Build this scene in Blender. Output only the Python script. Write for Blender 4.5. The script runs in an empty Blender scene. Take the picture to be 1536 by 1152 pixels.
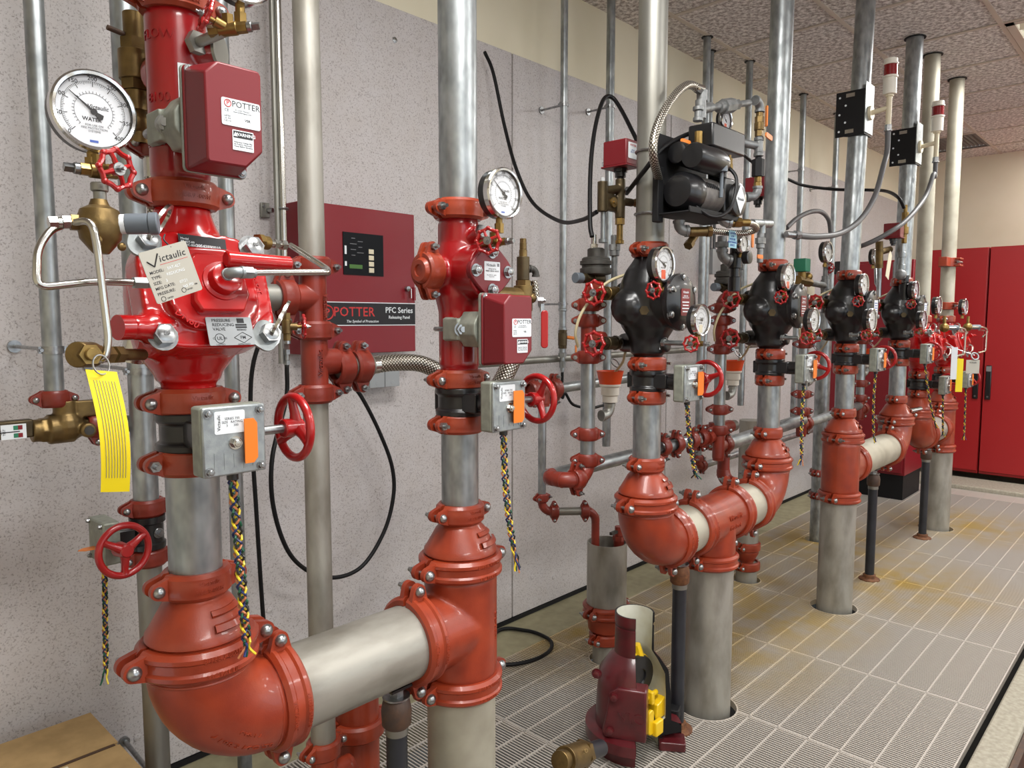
import bpy, math, random
from mathutils import Matrix, Vector
PI = math.pi
random.seed(7)
scene = bpy.context.scene
COL = scene.collection
# ---------------------------------------------------------------- camera
CAM_H, YAW, PITCH, FPX = 1.446, math.radians(43.1), math.atan(96/1103), 1103.0
cam_data = bpy.data.cameras.new('camera')
cam_data.sensor_width = 36.0
cam_data.lens = FPX*36.0/1536.0
cam_data.clip_start = 0.02
cam = bpy.data.objects.new('camera', cam_data)
cam.location = (0, 0, CAM_H)
cam.rotation_euler = (PI/2-PITCH, 0, YAW-PI/2)
COL.objects.link(cam)
scene.camera = cam
# ---------------------------------------------------------------- world, exposure
scene.view_settings.view_transform = 'Standard'
scene.view_settings.look = 'None'
scene.view_settings.gamma = 1.0
scene.view_settings.use_curve_mapping = False
scene.view_settings.exposure = 0.1
world = bpy.data.worlds.new('world')
scene.world = world
world.use_nodes = True
world.node_tree.nodes['Background'].inputs['Color'].default_value = (0.80, 0.90, 1.0, 1)
world.node_tree.nodes['Background'].inputs['Strength'].default_value = 2.3
TROFFER_W = 54.0      # watts of light from each ceiling troffer
# ---------------------------------------------------------------- pixel -> point on a plane y = Y / z = Z (design aid)
_cy, _sy, _cp, _sp = math.cos(YAW), math.sin(YAW), math.cos(PITCH), math.sin(PITCH)
def _ray(px, py):
    a, b = (px-768)/FPX, -(py-576)/FPX
    return Vector((_cp*_cy+a*_sy+b*_sp*_cy, _cp*_sy-a*_cy+b*_sp*_sy, -_sp+b*_cp))
def at(px, py, Y):
    d = _ray(px, py); t = Y/d.y
    return Vector((d.x*t, Y, CAM_H+d.z*t))
def atz(px, py, Z):
    d = _ray(px, py); t = (Z-CAM_H)/d.z
    return Vector((d.x*t, d.y*t, Z))
# ---------------------------------------------------------------- materials
def srgb(r, g, b):
    f = lambda c: (c/255/12.92) if c/255 <= 0.04045 else ((c/255+0.055)/1.055)**2.4
    return (f(r), f(g), f(b), 1)
MAT = {}
def mat(name, col, rough=0.5, metal=0.0, col2=None, scale=20.0, detail=4.0, lo=0.35, hi=0.65, bump=0.0, bscale=200.0,
        coat=0.0, spec=0.5, trans=0.0, emit=0.0, stretch=None, rough2=None, kind='noise', alpha=1.0):
    m = bpy.data.materials.new(name); m.use_nodes = True
    N, L = m.node_tree.nodes, m.node_tree.links
    b = N['Principled BSDF']
    b.inputs['Base Color'].default_value = col
    b.inputs['Roughness'].default_value = rough
    b.inputs['Metallic'].default_value = metal
    b.inputs['Specular IOR Level'].default_value = spec
    b.inputs['Coat Weight'].default_value = coat
    b.inputs['Coat Roughness'].default_value = 0.08
    b.inputs['Transmission Weight'].default_value = trans
    b.inputs['Alpha'].default_value = alpha
    if emit:
        b.inputs['Emission Color'].default_value = col
        b.inputs['Emission Strength'].default_value = emit
    if col2 or bump:
        tc = N.new('ShaderNodeTexCoord')
        src = tc.outputs['Object']
        if stretch:
            mp = N.new('ShaderNodeMapping'); mp.inputs['Scale'].default_value = stretch
            L.new(src, mp.inputs['Vector']); src = mp.outputs['Vector']
    if col2:
        if kind == 'voronoi':
            t = N.new('ShaderNodeTexVoronoi'); t.inputs['Scale'].default_value = scale; out = t.outputs['Color']
        else:
            t = N.new('ShaderNodeTexNoise'); t.inputs['Scale'].default_value = scale; t.inputs['Detail'].default_value = detail; out = t.outputs['Fac']
        L.new(src, t.inputs['Vector'])
        r = N.new('ShaderNodeMapRange'); r.inputs['From Min'].default_value = lo; r.inputs['From Max'].default_value = hi
        L.new(out, r.inputs['Value'])
        mx = N.new('ShaderNodeMix'); mx.data_type = 'RGBA'
        mx.inputs['A'].default_value = col; mx.inputs['B'].default_value = col2
        L.new(r.outputs['Result'], mx.inputs['Factor'])
        L.new(mx.outputs['Result'], b.inputs['Base Color'])
        if rough2 is not None:
            r2 = N.new('ShaderNodeMapRange'); r2.inputs['From Min'].default_value = lo; r2.inputs['From Max'].default_value = hi
            r2.inputs['To Min'].default_value = rough; r2.inputs['To Max'].default_value = rough2
            L.new(out, r2.inputs['Value']); L.new(r2.outputs['Result'], b.inputs['Roughness'])
    if bump:
        t = N.new('ShaderNodeTexNoise'); t.inputs['Scale'].default_value = bscale; t.inputs['Detail'].default_value = 3
        L.new(src, t.inputs['Vector'])
        bp = N.new('ShaderNodeBump'); bp.inputs['Strength'].default_value = bump; bp.inputs['Distance'].default_value = 0.002
        L.new(t.outputs['Fac'], bp.inputs['Height']); L.new(bp.outputs['Normal'], b.inputs['Normal'])
    MAT[name] = m
    return m
mat('orange', srgb(154, 58, 30), 0.40, coat=0.2, col2=srgb(130, 45, 24), scale=14, bump=0.12, bscale=350)
mat('orange_dark', srgb(134, 44, 28), 0.42, coat=0.1, col2=srgb(114, 36, 23), scale=14, bump=0.12, bscale=350)
mat('red_gloss', srgb(180, 11, 14), 0.25, coat=0.6, col2=srgb(162, 8, 11), scale=9, bump=0.04, bscale=120)
mat('red_deep', srgb(150, 14, 20), 0.28, coat=0.5, col2=srgb(132, 10, 16), scale=9, bump=0.05, bscale=120)
mat('red_box', srgb(112, 18, 27), 0.42, bump=0.05, bscale=900)
mat('red_panel', srgb(124, 18, 30), 0.4, bump=0.08, bscale=900)
mat('red_cabinet', srgb(158, 26, 30), 0.42, bump=0.05, bscale=500)
mat('red_wheel', srgb(158, 20, 22), 0.3, coat=0.4)
mat('maroon', srgb(88, 22, 28), 0.35, col2=srgb(70, 18, 23), scale=18, coat=0.3, bump=0.05, bscale=150)
mat('galv', srgb(136, 141, 142), 0.42, 0.85, col2=srgb(176, 181, 183), scale=34, lo=0.35, hi=0.7, detail=2, rough2=0.34, stretch=(1, 1, 0.5))
mat('galv_dull', srgb(130, 128, 120), 0.48, 0.75, col2=srgb(158, 158, 152), scale=9, lo=0.35, hi=0.7, detail=6, rough2=0.4, bump=0.05, bscale=60, stretch=(1, 1, 0.35))
mat('pipe_bare', srgb(164, 161, 152), 0.46, 0.45, col2=srgb(112, 107, 96), scale=14, lo=0.42, hi=0.78, detail=12, stretch=(1, 1, .4), bump=0.06, bscale=80)
mat('pipe_cream', srgb(180, 176, 160), 0.5, 0.35, col2=srgb(142, 136, 120), scale=7, lo=0.42, hi=0.78, detail=8, bump=0.05, bscale=80)
mat('iron_grey', srgb(140, 142, 142), 0.48, 0.6, col2=srgb(112, 114, 114), scale=40, bump=0.15, bscale=300)
mat('cast_dark', srgb(74, 72, 68), 0.55, 0.3, col2=srgb(58, 56, 52), scale=40, bump=0.15, bscale=300)
mat('stainless', srgb(196, 194, 188), 0.22, 1.0)
mat('zinc', srgb(166, 168, 168), 0.3, 0.92, col2=srgb(138, 140, 142), scale=80)
mat('zinc_cover', srgb(162, 168, 168), 0.42, 0.65, col2=srgb(142, 148, 150), scale=60, bump=0.1, bscale=500)
mat('zinc_side', srgb(150, 154, 142), 0.5, 0.3, col2=srgb(134, 138, 128), scale=60, bump=0.1, bscale=500)
mat('chrome', srgb(214, 214, 214), 0.14, 1.0)
mat('brass', srgb(150, 124, 72), 0.36, 0.85, col2=srgb(122, 98, 56), scale=30)
mat('bronze', srgb(128, 106, 66), 0.42, 0.8, col2=srgb(100, 82, 52), scale=30, bump=0.15, bscale=250)
mat('bronze_dark', srgb(88, 76, 54), 0.45, 0.7, col2=srgb(70, 60, 44), scale=30, bump=0.15, bscale=250)
mat('black', srgb(22, 22, 24), 0.32, coat=0.2)
mat('black_cast', srgb(18, 18, 20), 0.34, coat=0.15, bump=0.06, bscale=200)
mat('black_matte', srgb(18, 18, 20), 0.6, spec=0.3)
mat('black_pipe', srgb(30, 31, 36), 0.4, col2=srgb(40, 42, 48), scale=12)
mat('rubber', srgb(13, 13, 15), 0.5, spec=0.3)
mat('rust', srgb(118, 76, 44), 0.75, col2=srgb(86, 50, 28), scale=60, bump=0.3, bscale=200)
mat('rust_brown', srgb(72, 58, 52), 0.6, 0.2, col2=srgb(90, 66, 50), scale=40, bump=0.2, bscale=200)
mat('dial', srgb(214, 217, 221), 0.5)
mat('ink', srgb(28, 28, 32), 0.6)
mat('ink_soft', srgb(120, 122, 126), 0.6)
mat('ink_blue', srgb(60, 90, 170), 0.6)
mat('ink_red', srgb(190, 50, 50), 0.6)
mat('paper', srgb(222, 228, 232), 0.45)
mat('paper_cream', srgb(214, 206, 180), 0.6)
mat('silver_plate', srgb(146, 150, 152), 0.42, 0.5)
mat('tag_grey', srgb(178, 174, 162), 0.42, 0.35)
mat('yellow', srgb(238, 214, 20), 0.5)
mat('yellow_cast', srgb(226, 186, 20), 0.35, coat=0.3)
mat('white_paint', srgb(226, 226, 216), 0.4)
mat('white_plastic', srgb(226, 222, 210), 0.45)
mat('cream_plastic', srgb(218, 208, 180), 0.45)
mat('orange_flag', srgb(226, 118, 24), 0.45)
mat('orange_plastic', srgb(222, 76, 24), 0.4)
mat('lever_orange', srgb(226, 128, 52), 0.4)
mat('grey_plastic', srgb(96, 104, 112), 0.45)
mat('grey_conduit', srgb(92, 92, 93), 0.5, bump=0.1, bscale=300)
mat('grey_box', srgb(152, 156, 158), 0.45, 0.2)
mat('grey_motor', srgb(112, 108, 104), 0.5, 0.3, col2=srgb(92, 88, 86), scale=40)
mat('blue_tag', srgb(150, 200, 216), 0.45)
mat('green_plastic', srgb(40, 120, 90), 0.4)
mat('teal', srgb(46, 84, 84), 0.45)
mat('red_lens', srgb(130, 16, 24), 0.2, coat=0.5)
mat('cardboard', srgb(172, 142, 96), 0.8, col2=srgb(158, 130, 86), scale=25, bump=0.1, bscale=200)
mat('cardboard_dark', srgb(70, 50, 34), 0.85)
mat('wire_yellow', srgb(224, 200, 50), 0.4)
mat('wire_green', srgb(24, 84, 60), 0.4)
mat('wire_blue', srgb(30, 44, 96), 0.4)
mat('wire_brown', srgb(176, 110, 70), 0.4)
mat('wire_black', srgb(20, 20, 22), 0.4)
mat('lcd', srgb(66, 110, 40), 0.3)
mat('screen', srgb(12, 15, 20), 0.5, spec=0.2)
mat('hose_clear', srgb(196, 184, 148), 0.3)
mat('wall_cream', srgb(226, 219, 196), 0.7, col2=srgb(220, 213, 188), scale=3)
mat('concrete', srgb(172, 166, 150), 0.85, col2=srgb(152, 146, 130), scale=60, bump=0.3, bscale=250)
mat('curb_strip', srgb(152, 146, 116), 0.6, col2=srgb(138, 132, 104), scale=20)
mat('pit', srgb(30, 29, 27), 0.9, col2=srgb(40, 38, 34), scale=8)
mat('carpet', srgb(86, 40, 40), 0.95)
mat('grid_metal', srgb(196, 186, 172), 0.5)
mat('vent_grey', srgb(112, 108, 104), 0.6)
mat('lamp_emit', (1.0, 0.95, 0.86, 1), 0.5, emit=3.2)
mat('inner_white', srgb(226, 228, 216), 0.5, col2=srgb(206, 204, 186), scale=14)

def special_materials():
    # speckled wall laminate
    m = mat('wall_panel', srgb(196, 191, 190), 0.42, bump=0.0)
    N, L = m.node_tree.nodes, m.node_tree.links; b = N['Principled BSDF']
    tc = N.new('ShaderNodeTexCoord')
    n1 = N.new('ShaderNodeTexNoise'); n1.inputs['Scale'].default_value = 190; n1.inputs['Detail'].default_value = 3; n1.inputs['Roughness'].default_value = 0.7
    n2 = N.new('ShaderNodeTexNoise'); n2.inputs['Scale'].default_value = 14; n2.inputs['Detail'].default_value = 2
    L.new(tc.outputs['Object'], n1.inputs['Vector']); L.new(tc.outputs['Object'], n2.inputs['Vector'])
    r1 = N.new('ShaderNodeMapRange'); r1.inputs['From Min'].default_value = 0.53; r1.inputs['From Max'].default_value = 0.70
    L.new(n1.outputs['Fac'], r1.inputs['Value'])
    mx = N.new('ShaderNodeMix'); mx.data_type = 'RGBA'
    mx.inputs['A'].default_value = srgb(196, 192, 193); mx.inputs['B'].default_value = srgb(134, 127, 125)
    L.new(r1.outputs['Result'], mx.inputs['Factor'])
    m2 = N.new('ShaderNodeMix'); m2.data_type = 'RGBA'; m2.blend_type = 'MULTIPLY'
    m2.inputs['B'].default_value = srgb(242, 239, 234); L.new(n2.outputs['Fac'], m2.inputs['Factor'])
    L.new(mx.outputs['Result'], m2.inputs['A']); L.new(m2.outputs['Result'], b.inputs['Base Color'])
    # fissured ceiling tile
    m = mat('ceiling_tile', srgb(186, 174, 164), 0.9)
    N, L = m.node_tree.nodes, m.node_tree.links; b = N['Principled BSDF']
    tc = N.new('ShaderNodeTexCoord')
    n1 = N.new('ShaderNodeTexNoise'); n1.inputs['Scale'].default_value = 42; n1.inputs['Detail'].default_value = 4; n1.inputs['Roughness'].default_value = 0.65
    L.new(tc.outputs['Object'], n1.inputs['Vector'])
    r1 = N.new('ShaderNodeMapRange'); r1.inputs['From Min'].default_value = 0.4; r1.inputs['From Max'].default_value = 0.6
    L.new(n1.outputs['Fac'], r1.inputs['Value'])
    bp = N.new('ShaderNodeBump'); bp.inputs['Strength'].default_value = 0.6; bp.inputs['Distance'].default_value = 0.008
    L.new(r1.outputs['Result'], bp.inputs['Height']); L.new(bp.outputs['Normal'], b.inputs['Normal'])
    mx = N.new('ShaderNodeMix'); mx.data_type = 'RGBA'
    mx.inputs['A'].default_value = srgb(164, 156, 150); mx.inputs['B'].default_value = srgb(242, 238, 233)
    L.new(r1.outputs['Result'], mx.inputs['Factor']); L.new(mx.outputs['Result'], b.inputs['Base Color'])
    # grating with yellow mineral stains around the pipes
    m = mat('grating', srgb(168, 160, 150), 0.5, 0.15)
    N, L = m.node_tree.nodes, m.node_tree.links; b = N['Principled BSDF']
    tc = N.new('ShaderNodeTexCoord')
    prev = None
    for (sx, sy, rad) in ((2.95, 1.6, 0.42), (3.45, 1.42, 0.3), (4.35, 1.15, 0.4), (3.6, 1.85, 0.5), (5.9, 1.2, 0.4), (2.6, 2.1, 0.35), (4.8, 1.75, 0.5)):
        sub = N.new('ShaderNodeVectorMath'); sub.operation = 'DISTANCE'; sub.inputs[1].default_value = (sx, sy, 0)
        L.new(tc.outputs['Object'], sub.inputs[0])
        r = N.new('ShaderNodeMapRange'); r.inputs['From Min'].default_value = rad*1.7; r.inputs['From Max'].default_value = 0.0
        L.new(sub.outputs['Value'], r.inputs['Value'])
        if prev is None: prev = r.outputs['Result']
        else:
            mm = N.new('ShaderNodeMath'); mm.operation = 'MAXIMUM'
            L.new(prev, mm.inputs[0]); L.new(r.outputs['Result'], mm.inputs[1]); prev = mm.outputs[0]
    n1 = N.new('ShaderNodeTexNoise'); n1.inputs['Scale'].default_value = 6; n1.inputs['Detail'].default_value = 5
    L.new(tc.outputs['Object'], n1.inputs['Vector'])
    r1 = N.new('ShaderNodeMapRange'); r1.inputs['From Min'].default_value = 0.25; r1.inputs['From Max'].default_value = 0.6
    L.new(n1.outputs['Fac'], r1.inputs['Value'])
    mm = N.new('ShaderNodeMath'); mm.operation = 'MULTIPLY'; L.new(prev, mm.inputs[0]); L.new(r1.outputs['Result'], mm.inputs[1])
    mx = N.new('ShaderNodeMix'); mx.data_type = 'RGBA'
    mx.inputs['A'].default_value = srgb(186, 179, 170); mx.inputs['B'].default_value = srgb(188, 158, 84)
    L.new(mm.outputs[0], mx.inputs['Factor']); L.new(mx.outputs['Result'], b.inputs['Base Color'])
    # braided stainless hose (uses the tube's UV)
    m = mat('braid', srgb(190, 186, 176), 0.3, 0.9)
    N, L = m.node_tree.nodes, m.node_tree.links; b = N['Principled BSDF']
    tc = N.new('ShaderNodeTexCoord')
    outs = []
    for s in (1, -1):
        mp = N.new('ShaderNodeMapping'); mp.inputs['Scale'].default_value = (1, 1, 1)
        mp.inputs['Rotation'].default_value = (0, 0, s*PI/4)
        L.new(tc.outputs['UV'], mp.inputs['Vector'])
        w = N.new('ShaderNodeTexWave'); w.inputs['Scale'].default_value = 0.45
        L.new(mp.outputs['Vector'], w.inputs['Vector']); outs.append(w.outputs['Fac'])
    mm = N.new('ShaderNodeMath'); mm.operation = 'MULTIPLY'; L.new(outs[0], mm.inputs[0]); L.new(outs[1], mm.inputs[1])
    mx = N.new('ShaderNodeMix'); mx.data_type = 'RGBA'
    mx.inputs['A'].default_value = srgb(96, 88, 76); mx.inputs['B'].default_value = srgb(226, 222, 212)
    rr = N.new('ShaderNodeMapRange'); rr.inputs['From Min'].default_value = 0.05; rr.inputs['From Max'].default_value = 0.55
    L.new(mm.outputs[0], rr.inputs['Value'])
    L.new(rr.outputs['Result'], mx.inputs['Factor']); L.new(mx.outputs['Result'], b.inputs['Base Color'])
    bp = N.new('ShaderNodeBump'); bp.inputs['Strength'].default_value = 0.6; bp.inputs['Distance'].default_value = 0.001
    L.new(mm.outputs[0], bp.inputs['Height']); L.new(bp.outputs['Normal'], b.inputs['Normal'])
    # thin clear lens
    m = bpy.data.materials.new('lens'); m.use_nodes = True; MAT['lens'] = m
    N, L = m.node_tree.nodes, m.node_tree.links
    N.remove(N['Principled BSDF'])
    lw = N.new('ShaderNodeLayerWeight'); lw.inputs['Blend'].default_value = 0.5
    pw = N.new('ShaderNodeMath'); pw.operation = 'POWER'; pw.inputs[1].default_value = 3.0; L.new(lw.outputs['Facing'], pw.inputs[0])
    fr = N.new('ShaderNodeMath'); fr.operation = 'MULTIPLY_ADD'; fr.inputs[1].default_value = 0.35; fr.inputs[2].default_value = 0.03; L.new(pw.outputs[0], fr.inputs[0])
    tr = N.new('ShaderNodeBsdfTransparent'); gl = N.new('ShaderNodeBsdfGlossy'); gl.inputs['Roughness'].default_value = 0.03
    ms = N.new('ShaderNodeMixShader')
    L.new(fr.outputs[0], ms.inputs[0]); L.new(tr.outputs[0], ms.inputs[1]); L.new(gl.outputs[0], ms.inputs[2])
    L.new(ms.outputs[0], N['Material Output'].inputs['Surface'])
special_materials()
# ---------------------------------------------------------------- mesh building
X, Y, Z = Vector((1, 0, 0)), Vector((0, 1, 0)), Vector((0, 0, 1))
I4 = Matrix.Identity(4)
RX90 = Matrix.Rotation(PI/2, 4, 'X')          # text plane -> faces -Y
def T(x, y=0.0, z=0.0):
    return Matrix.Translation(Vector(x)) if hasattr(x, '__len__') else Matrix.Translation((x, y, z))
def R(a, ax='Z'): return Matrix.Rotation(math.radians(a), 4, ax)
def frame(p, z, x=None):
    z = Vector(z).normalized()
    if x is None: x = X if abs(z.x) < 0.9 else Y
    x = Vector(x); x = (x-z*x.dot(z)).normalized()
    y = z.cross(x)
    m = Matrix((x, y, z)).transposed().to_4x4(); m.translation = Vector(p)
    return m
class G:
    def __init__(s): s.v, s.f, s.uv = [], [], []
    def add(s, vs, fs, M=None, uv=None):
        o = len(s.v)
        s.v += [tuple(M @ Vector(v)) if M else tuple(v) for v in vs]
        s.f += [tuple(i+o for i in f) for f in fs]
        s.uv += uv if uv else [None]*len(fs)
        return s
    def join(s, g, M=None): return s.add(g.v, g.f, M, list(g.uv))
    def lathe(s, prof, n=24, M=None, a0=0.0, a1=2*PI, caps=True):
        full = abs(a1-a0-2*PI) < 1e-6
        m = n if full else n+1
        vs = []; fs = []; uv = []; k = len(prof)
        for r, z in prof:
            for j in range(m):
                a = a0+(a1-a0)*j/n
                vs.append((r*math.cos(a), r*math.sin(a), z))
        acc = [0]
        for i in range(1, k): acc.append(acc[-1]+math.hypot(prof[i][0]-prof[i-1][0], prof[i][1]-prof[i-1][1]))
        rm = max(p[0] for p in prof)
        for i in range(k-1):
            for j in range(n):
                j2 = (j+1) % m if full else j+1
                fs.append((i*m+j, i*m+j2, (i+1)*m+j2, (i+1)*m+j))
                u0, u1 = j/n*2*PI*rm*100, (j+1)/n*2*PI*rm*100
                uv.append(((u0, acc[i]*100), (u1, acc[i]*100), (u1, acc[i+1]*100), (u0, acc[i+1]*100)))
        if full and caps:
            for i in (0, k-1):
                if prof[i][0] > 1e-5:
                    ring = [i*m+j for j in range(n)]
                    fs.append(tuple(reversed(ring)) if i == 0 else tuple(ring)); uv.append(None)
        return s.add(vs, fs, M, uv)
    def cyl(s, p0, p1, r, n=18, r2=None, bev=0.0):
        p0, p1 = Vector(p0), Vector(p1); L = (p1-p0).length; r2 = r if r2 is None else r2
        if bev: pr = [(r-bev, 0), (r, bev), (r2, L-bev), (r2-bev, L)]
        else: pr = [(r, 0), (r2, L)]
        return s.lathe(pr, n, frame(p0, p1-p0))
    def hexp(s, p0, p1, r): return s.cyl(p0, p1, r, 6)
    def box(s, c, d, M=None):
        x, y, z = c; a, b, e = d[0]/2, d[1]/2, d[2]/2
        vs = [(x+i*a, y+j*b, z+k*e) for i in (-1, 1) for j in (-1, 1) for k in (-1, 1)]
        return s.add(vs, [(0, 1, 3, 2), (4, 6, 7, 5), (0, 4, 5, 1), (2, 3, 7, 6), (0, 2, 6, 4), (1, 5, 7, 3)], M)
    def prism(s, poly, z0, z1, M=None):
        n = len(poly)
        if sum(poly[i][0]*poly[(i+1) % n][1]-poly[(i+1) % n][0]*poly[i][1] for i in range(n)) < 0: poly = poly[::-1]
        vs = [(p[0], p[1], z0) for p in poly]+[(p[0], p[1], z1) for p in poly]
        fs = [tuple(range(n-1, -1, -1)), tuple(range(n, 2*n))]+[(i, (i+1) % n, n+(i+1) % n, n+i) for i in range(n)]
        return s.add(vs, fs, M)
    def tube(s, pts, r, n=10, closed=False, caps=True):
        pts = [Vector(p) for p in pts]; k = len(pts)
        rr = r if hasattr(r, '__len__') else [r]*k
        d = []
        for i in range(k):
            a = pts[(i-1) % k] if (closed or i) else pts[0]
            b = pts[(i+1) % k] if (closed or i < k-1) else pts[-1]
            d.append((b-a).normalized())
        u = d[0].orthogonal().normalized()
        vs = []; fs = []; uv = []; acc = 0; al = []
        for i in range(k):
            if i: acc += (pts[i]-pts[i-1]).length
            al.append(acc*100)
            u = (u-d[i]*u.dot(d[i])).normalized(); w = d[i].cross(u)
            for j in range(n):
                a = 2*PI*j/n
                vs.append(pts[i]+(u*math.cos(a)+w*math.sin(a))*rr[i])
        m = k if closed else k-1
        rm = max(rr)
        for i in range(m):
            i2 = (i+1) % k
            for j in range(n):
                j2 = (j+1) % n
                fs.append((i*n+j, i*n+j2, i2*n+j2, i2*n+j))
                u0, u1 = j/n*2*PI*rm*100, (j+1)/n*2*PI*rm*100
                uv.append(((u0, al[i]), (u1, al[i]), (u1, al[i2]), (u0, al[i2])))
        if caps and not closed:
            fs.append(tuple(range(n-1, -1, -1))); uv.append(None)
            fs.append(tuple((k-1)*n+j for j in range(n))); uv.append(None)
        return s.add(vs, fs, None, uv)
    def torus(s, Rm, r, n=32, k=10, M=None):
        vs = []; fs = []
        for i in range(n):
            a = 2*PI*i/n
            for j in range(k):
                b = 2*PI*j/k
                q = Rm+r*math.cos(b); vs.append((q*math.cos(a), q*math.sin(a), r*math.sin(b)))
        for i in range(n):
            for j in range(k):
                fs.append((i*k+j, ((i+1) % n)*k+j, ((i+1) % n)*k+(j+1) % k, i*k+(j+1) % k))
        return s.add(vs, fs, M)
    def ball(s, c, r, n=14, sq=(1, 1, 1)):
        pr = [(max(r*math.sin(PI*i/8), 1e-6), -r*math.cos(PI*i/8)) for i in range(9)]
        return s.lathe(pr, n, T(c) @ Matrix.Diagonal((sq[0], sq[1], sq[2], 1)))
def mesh_of(g, name='m', ang=38):
    me = bpy.data.meshes.new(name)
    me.from_pydata(g.v, [], g.f)
    if any(u for u in g.uv):
        lay = me.uv_layers.new(name='UVMap')
        k = 0
        for i, f in enumerate(g.f):
            u = g.uv[i]
            for j in range(len(f)):
                if u: lay.data[k].uv = u[j]
                k += 1
    me.polygons.foreach_set('use_smooth', [True]*len(me.polygons))
    me.update()
    try: me.set_sharp_from_angle(angle=math.radians(ang))
    except Exception: pass
    return me
CACHE = {}
def cached(key, fn):
    if key not in CACHE:
        r = fn(); CACHE[key] = mesh_of(r, str(key[0] if isinstance(key, tuple) else key)) if isinstance(r, G) else r
    return CACHE[key]
def cast(g, voxel=0.004, it=10, f=0.5):
    """melt a set of overlapping solids into one rounded casting"""
    me = mesh_of(g); o = bpy.data.objects.new('tmp', me); COL.objects.link(o)
    m = o.modifiers.new('r', 'REMESH'); m.mode = 'VOXEL'; m.voxel_size = voxel; m.use_smooth_shade = True
    m = o.modifiers.new('s', 'SMOOTH'); m.iterations = it; m.factor = f
    dg = bpy.context.evaluated_depsgraph_get(); dg.update()
    r = bpy.data.meshes.new_from_object(o.evaluated_get(dg))
    bpy.data.objects.remove(o)
    r.polygons.foreach_set('use_smooth', [True]*len(r.polygons))
    return r
def link(o, parent=None, M=None):
    COL.objects.link(o)
    if parent is not None: o.parent = parent
    if M is not None: o.matrix_local = M
    return o
def part(name, g, m, parent=None, M=None, bevel=0.0, label=None, ang=38):
    me = g if isinstance(g, bpy.types.Mesh) else mesh_of(g, name, ang)
    if len(me.materials) == 0: me.materials.append(MAT[m])
    elif me.materials[0] != MAT[m]:
        me = me.copy(); me.materials[0] = MAT[m]
    o = bpy.data.objects.new(name, me); link(o, parent, M)
    if bevel:
        b = o.modifiers.new('bevel', 'BEVEL'); b.width = bevel; b.segments = 2; b.limit_method = 'ANGLE'; b.angle_limit = math.radians(40)
    if label: o['label'] = label
    return o
def tag(o, label, cat, group=None):
    o['label'] = label; o['category'] = cat
    if group: o['group'] = group
    return o
def thing(name, label, cat, M=I4, group=None):
    o = bpy.data.objects.new(name, None); o.empty_display_size = 0.02
    link(o, None, M if isinstance(M, Matrix) else T(M))
    return tag(o, label, cat, group)
def solo(name, g, m, label, cat, group=None, M=I4, bevel=0.0):
    return tag(part(name, g, m, None, M if isinstance(M, Matrix) else T(M), bevel), label, cat, group)
def struct(name, g, m, parent=None, M=None, bevel=0.0, kind='structure'):
    o = part(name, g, m, parent, M, bevel)
    o['kind'] = kind
    return o
def fillet(pts, r, n=6):
    pts = [Vector(p) for p in pts]; out = [pts[0]]
    for i in range(1, len(pts)-1):
        a, b, c = pts[i-1], pts[i], pts[i+1]
        d1, d2 = (a-b), (c-b); q = min(r, d1.length*0.49, d2.length*0.49)
        p0, p2 = b+d1.normalized()*q, b+d2.normalized()*q
        for k in range(n+1):
            t = k/n; out.append(p0*(1-t)**2+b*2*t*(1-t)+p2*t*t)
    return out+[pts[-1]]
def spline(pts, n=10):
    P = [Vector(p) for p in pts]; P = [P[0]*2-P[1]]+P+[P[-1]*2-P[-2]]; out = []
    for i in range(1, len(P)-2):
        for k in range(n):
            t = k/n; a, b, c, d = P[i-1], P[i], P[i+1], P[i+2]
            out.append(0.5*((2*b)+(c-a)*t+(2*a-5*b+4*c-d)*t*t+(3*b-a-3*c+d)*t**3))
    return out+[P[-2]]
def rrect(w, h, r, n=4, cx=0.0, cy=0.0):
    o = []
    for (sx, sy, a) in ((1, 1, 0), (-1, 1, 90), (-1, -1, 180), (1, -1, 270)):
        for k in range(n+1):
            t = math.radians(a+90*k/n); o.append((cx+sx*(w/2-r)+r*math.cos(t), cy+sy*(h/2-r)+r*math.sin(t)))
    return o
def disc(r, n=24): return [(r*math.cos(2*PI*i/n), r*math.sin(2*PI*i/n)) for i in range(n)]
def text_mesh(s, size, bold=0.0, ext=0.0002, align='CENTER', shear=0.0, space=1.0):
    def mk():
        c = bpy.data.curves.new('t', 'FONT'); c.body = s; c.size = size; c.align_x = align; c.align_y = 'CENTER'
        c.offset = bold*size; c.extrude = ext; c.shear = shear; c.resolution_u = 2; c.space_character = space
        o = bpy.data.objects.new('t', c); COL.objects.link(o)
        dg = bpy.context.evaluated_depsgraph_get(); dg.update()
        me = bpy.data.meshes.new_from_object(o.evaluated_get(dg))
        bpy.data.objects.remove(o); bpy.data.curves.remove(c)
        me.materials.clear()
        return me
    return cached(('text', s, size, bold, ext, align, shear, space), mk)
def text(s, size, m, parent, M, bold=0.0, ext=0.0002, align='CENTER', name='lettering', shear=0.0, space=1.0):
    return part(name, text_mesh(s, size, bold, ext, align, shear, space), m, parent, M)
def bent_text(s, size, rad, ext=0.001, bold=0.01, vert=False):
    """raised lettering wrapped round a vertical cylinder of radius rad, centred on -Y"""
    def mk():
        me = text_mesh(s, size, bold, ext).copy()
        for v in me.vertices:
            u, w = (v.co.y, -v.co.x) if vert else (v.co.x, v.co.y)
            a = -PI/2+u/rad; q = rad+v.co.z
            v.co = (q*math.cos(a), q*math.sin(a), w)
        me.update(); me.materials.clear()
        return me
    return cached(('bent', s, size, rad, ext, bold, vert), mk)
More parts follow.
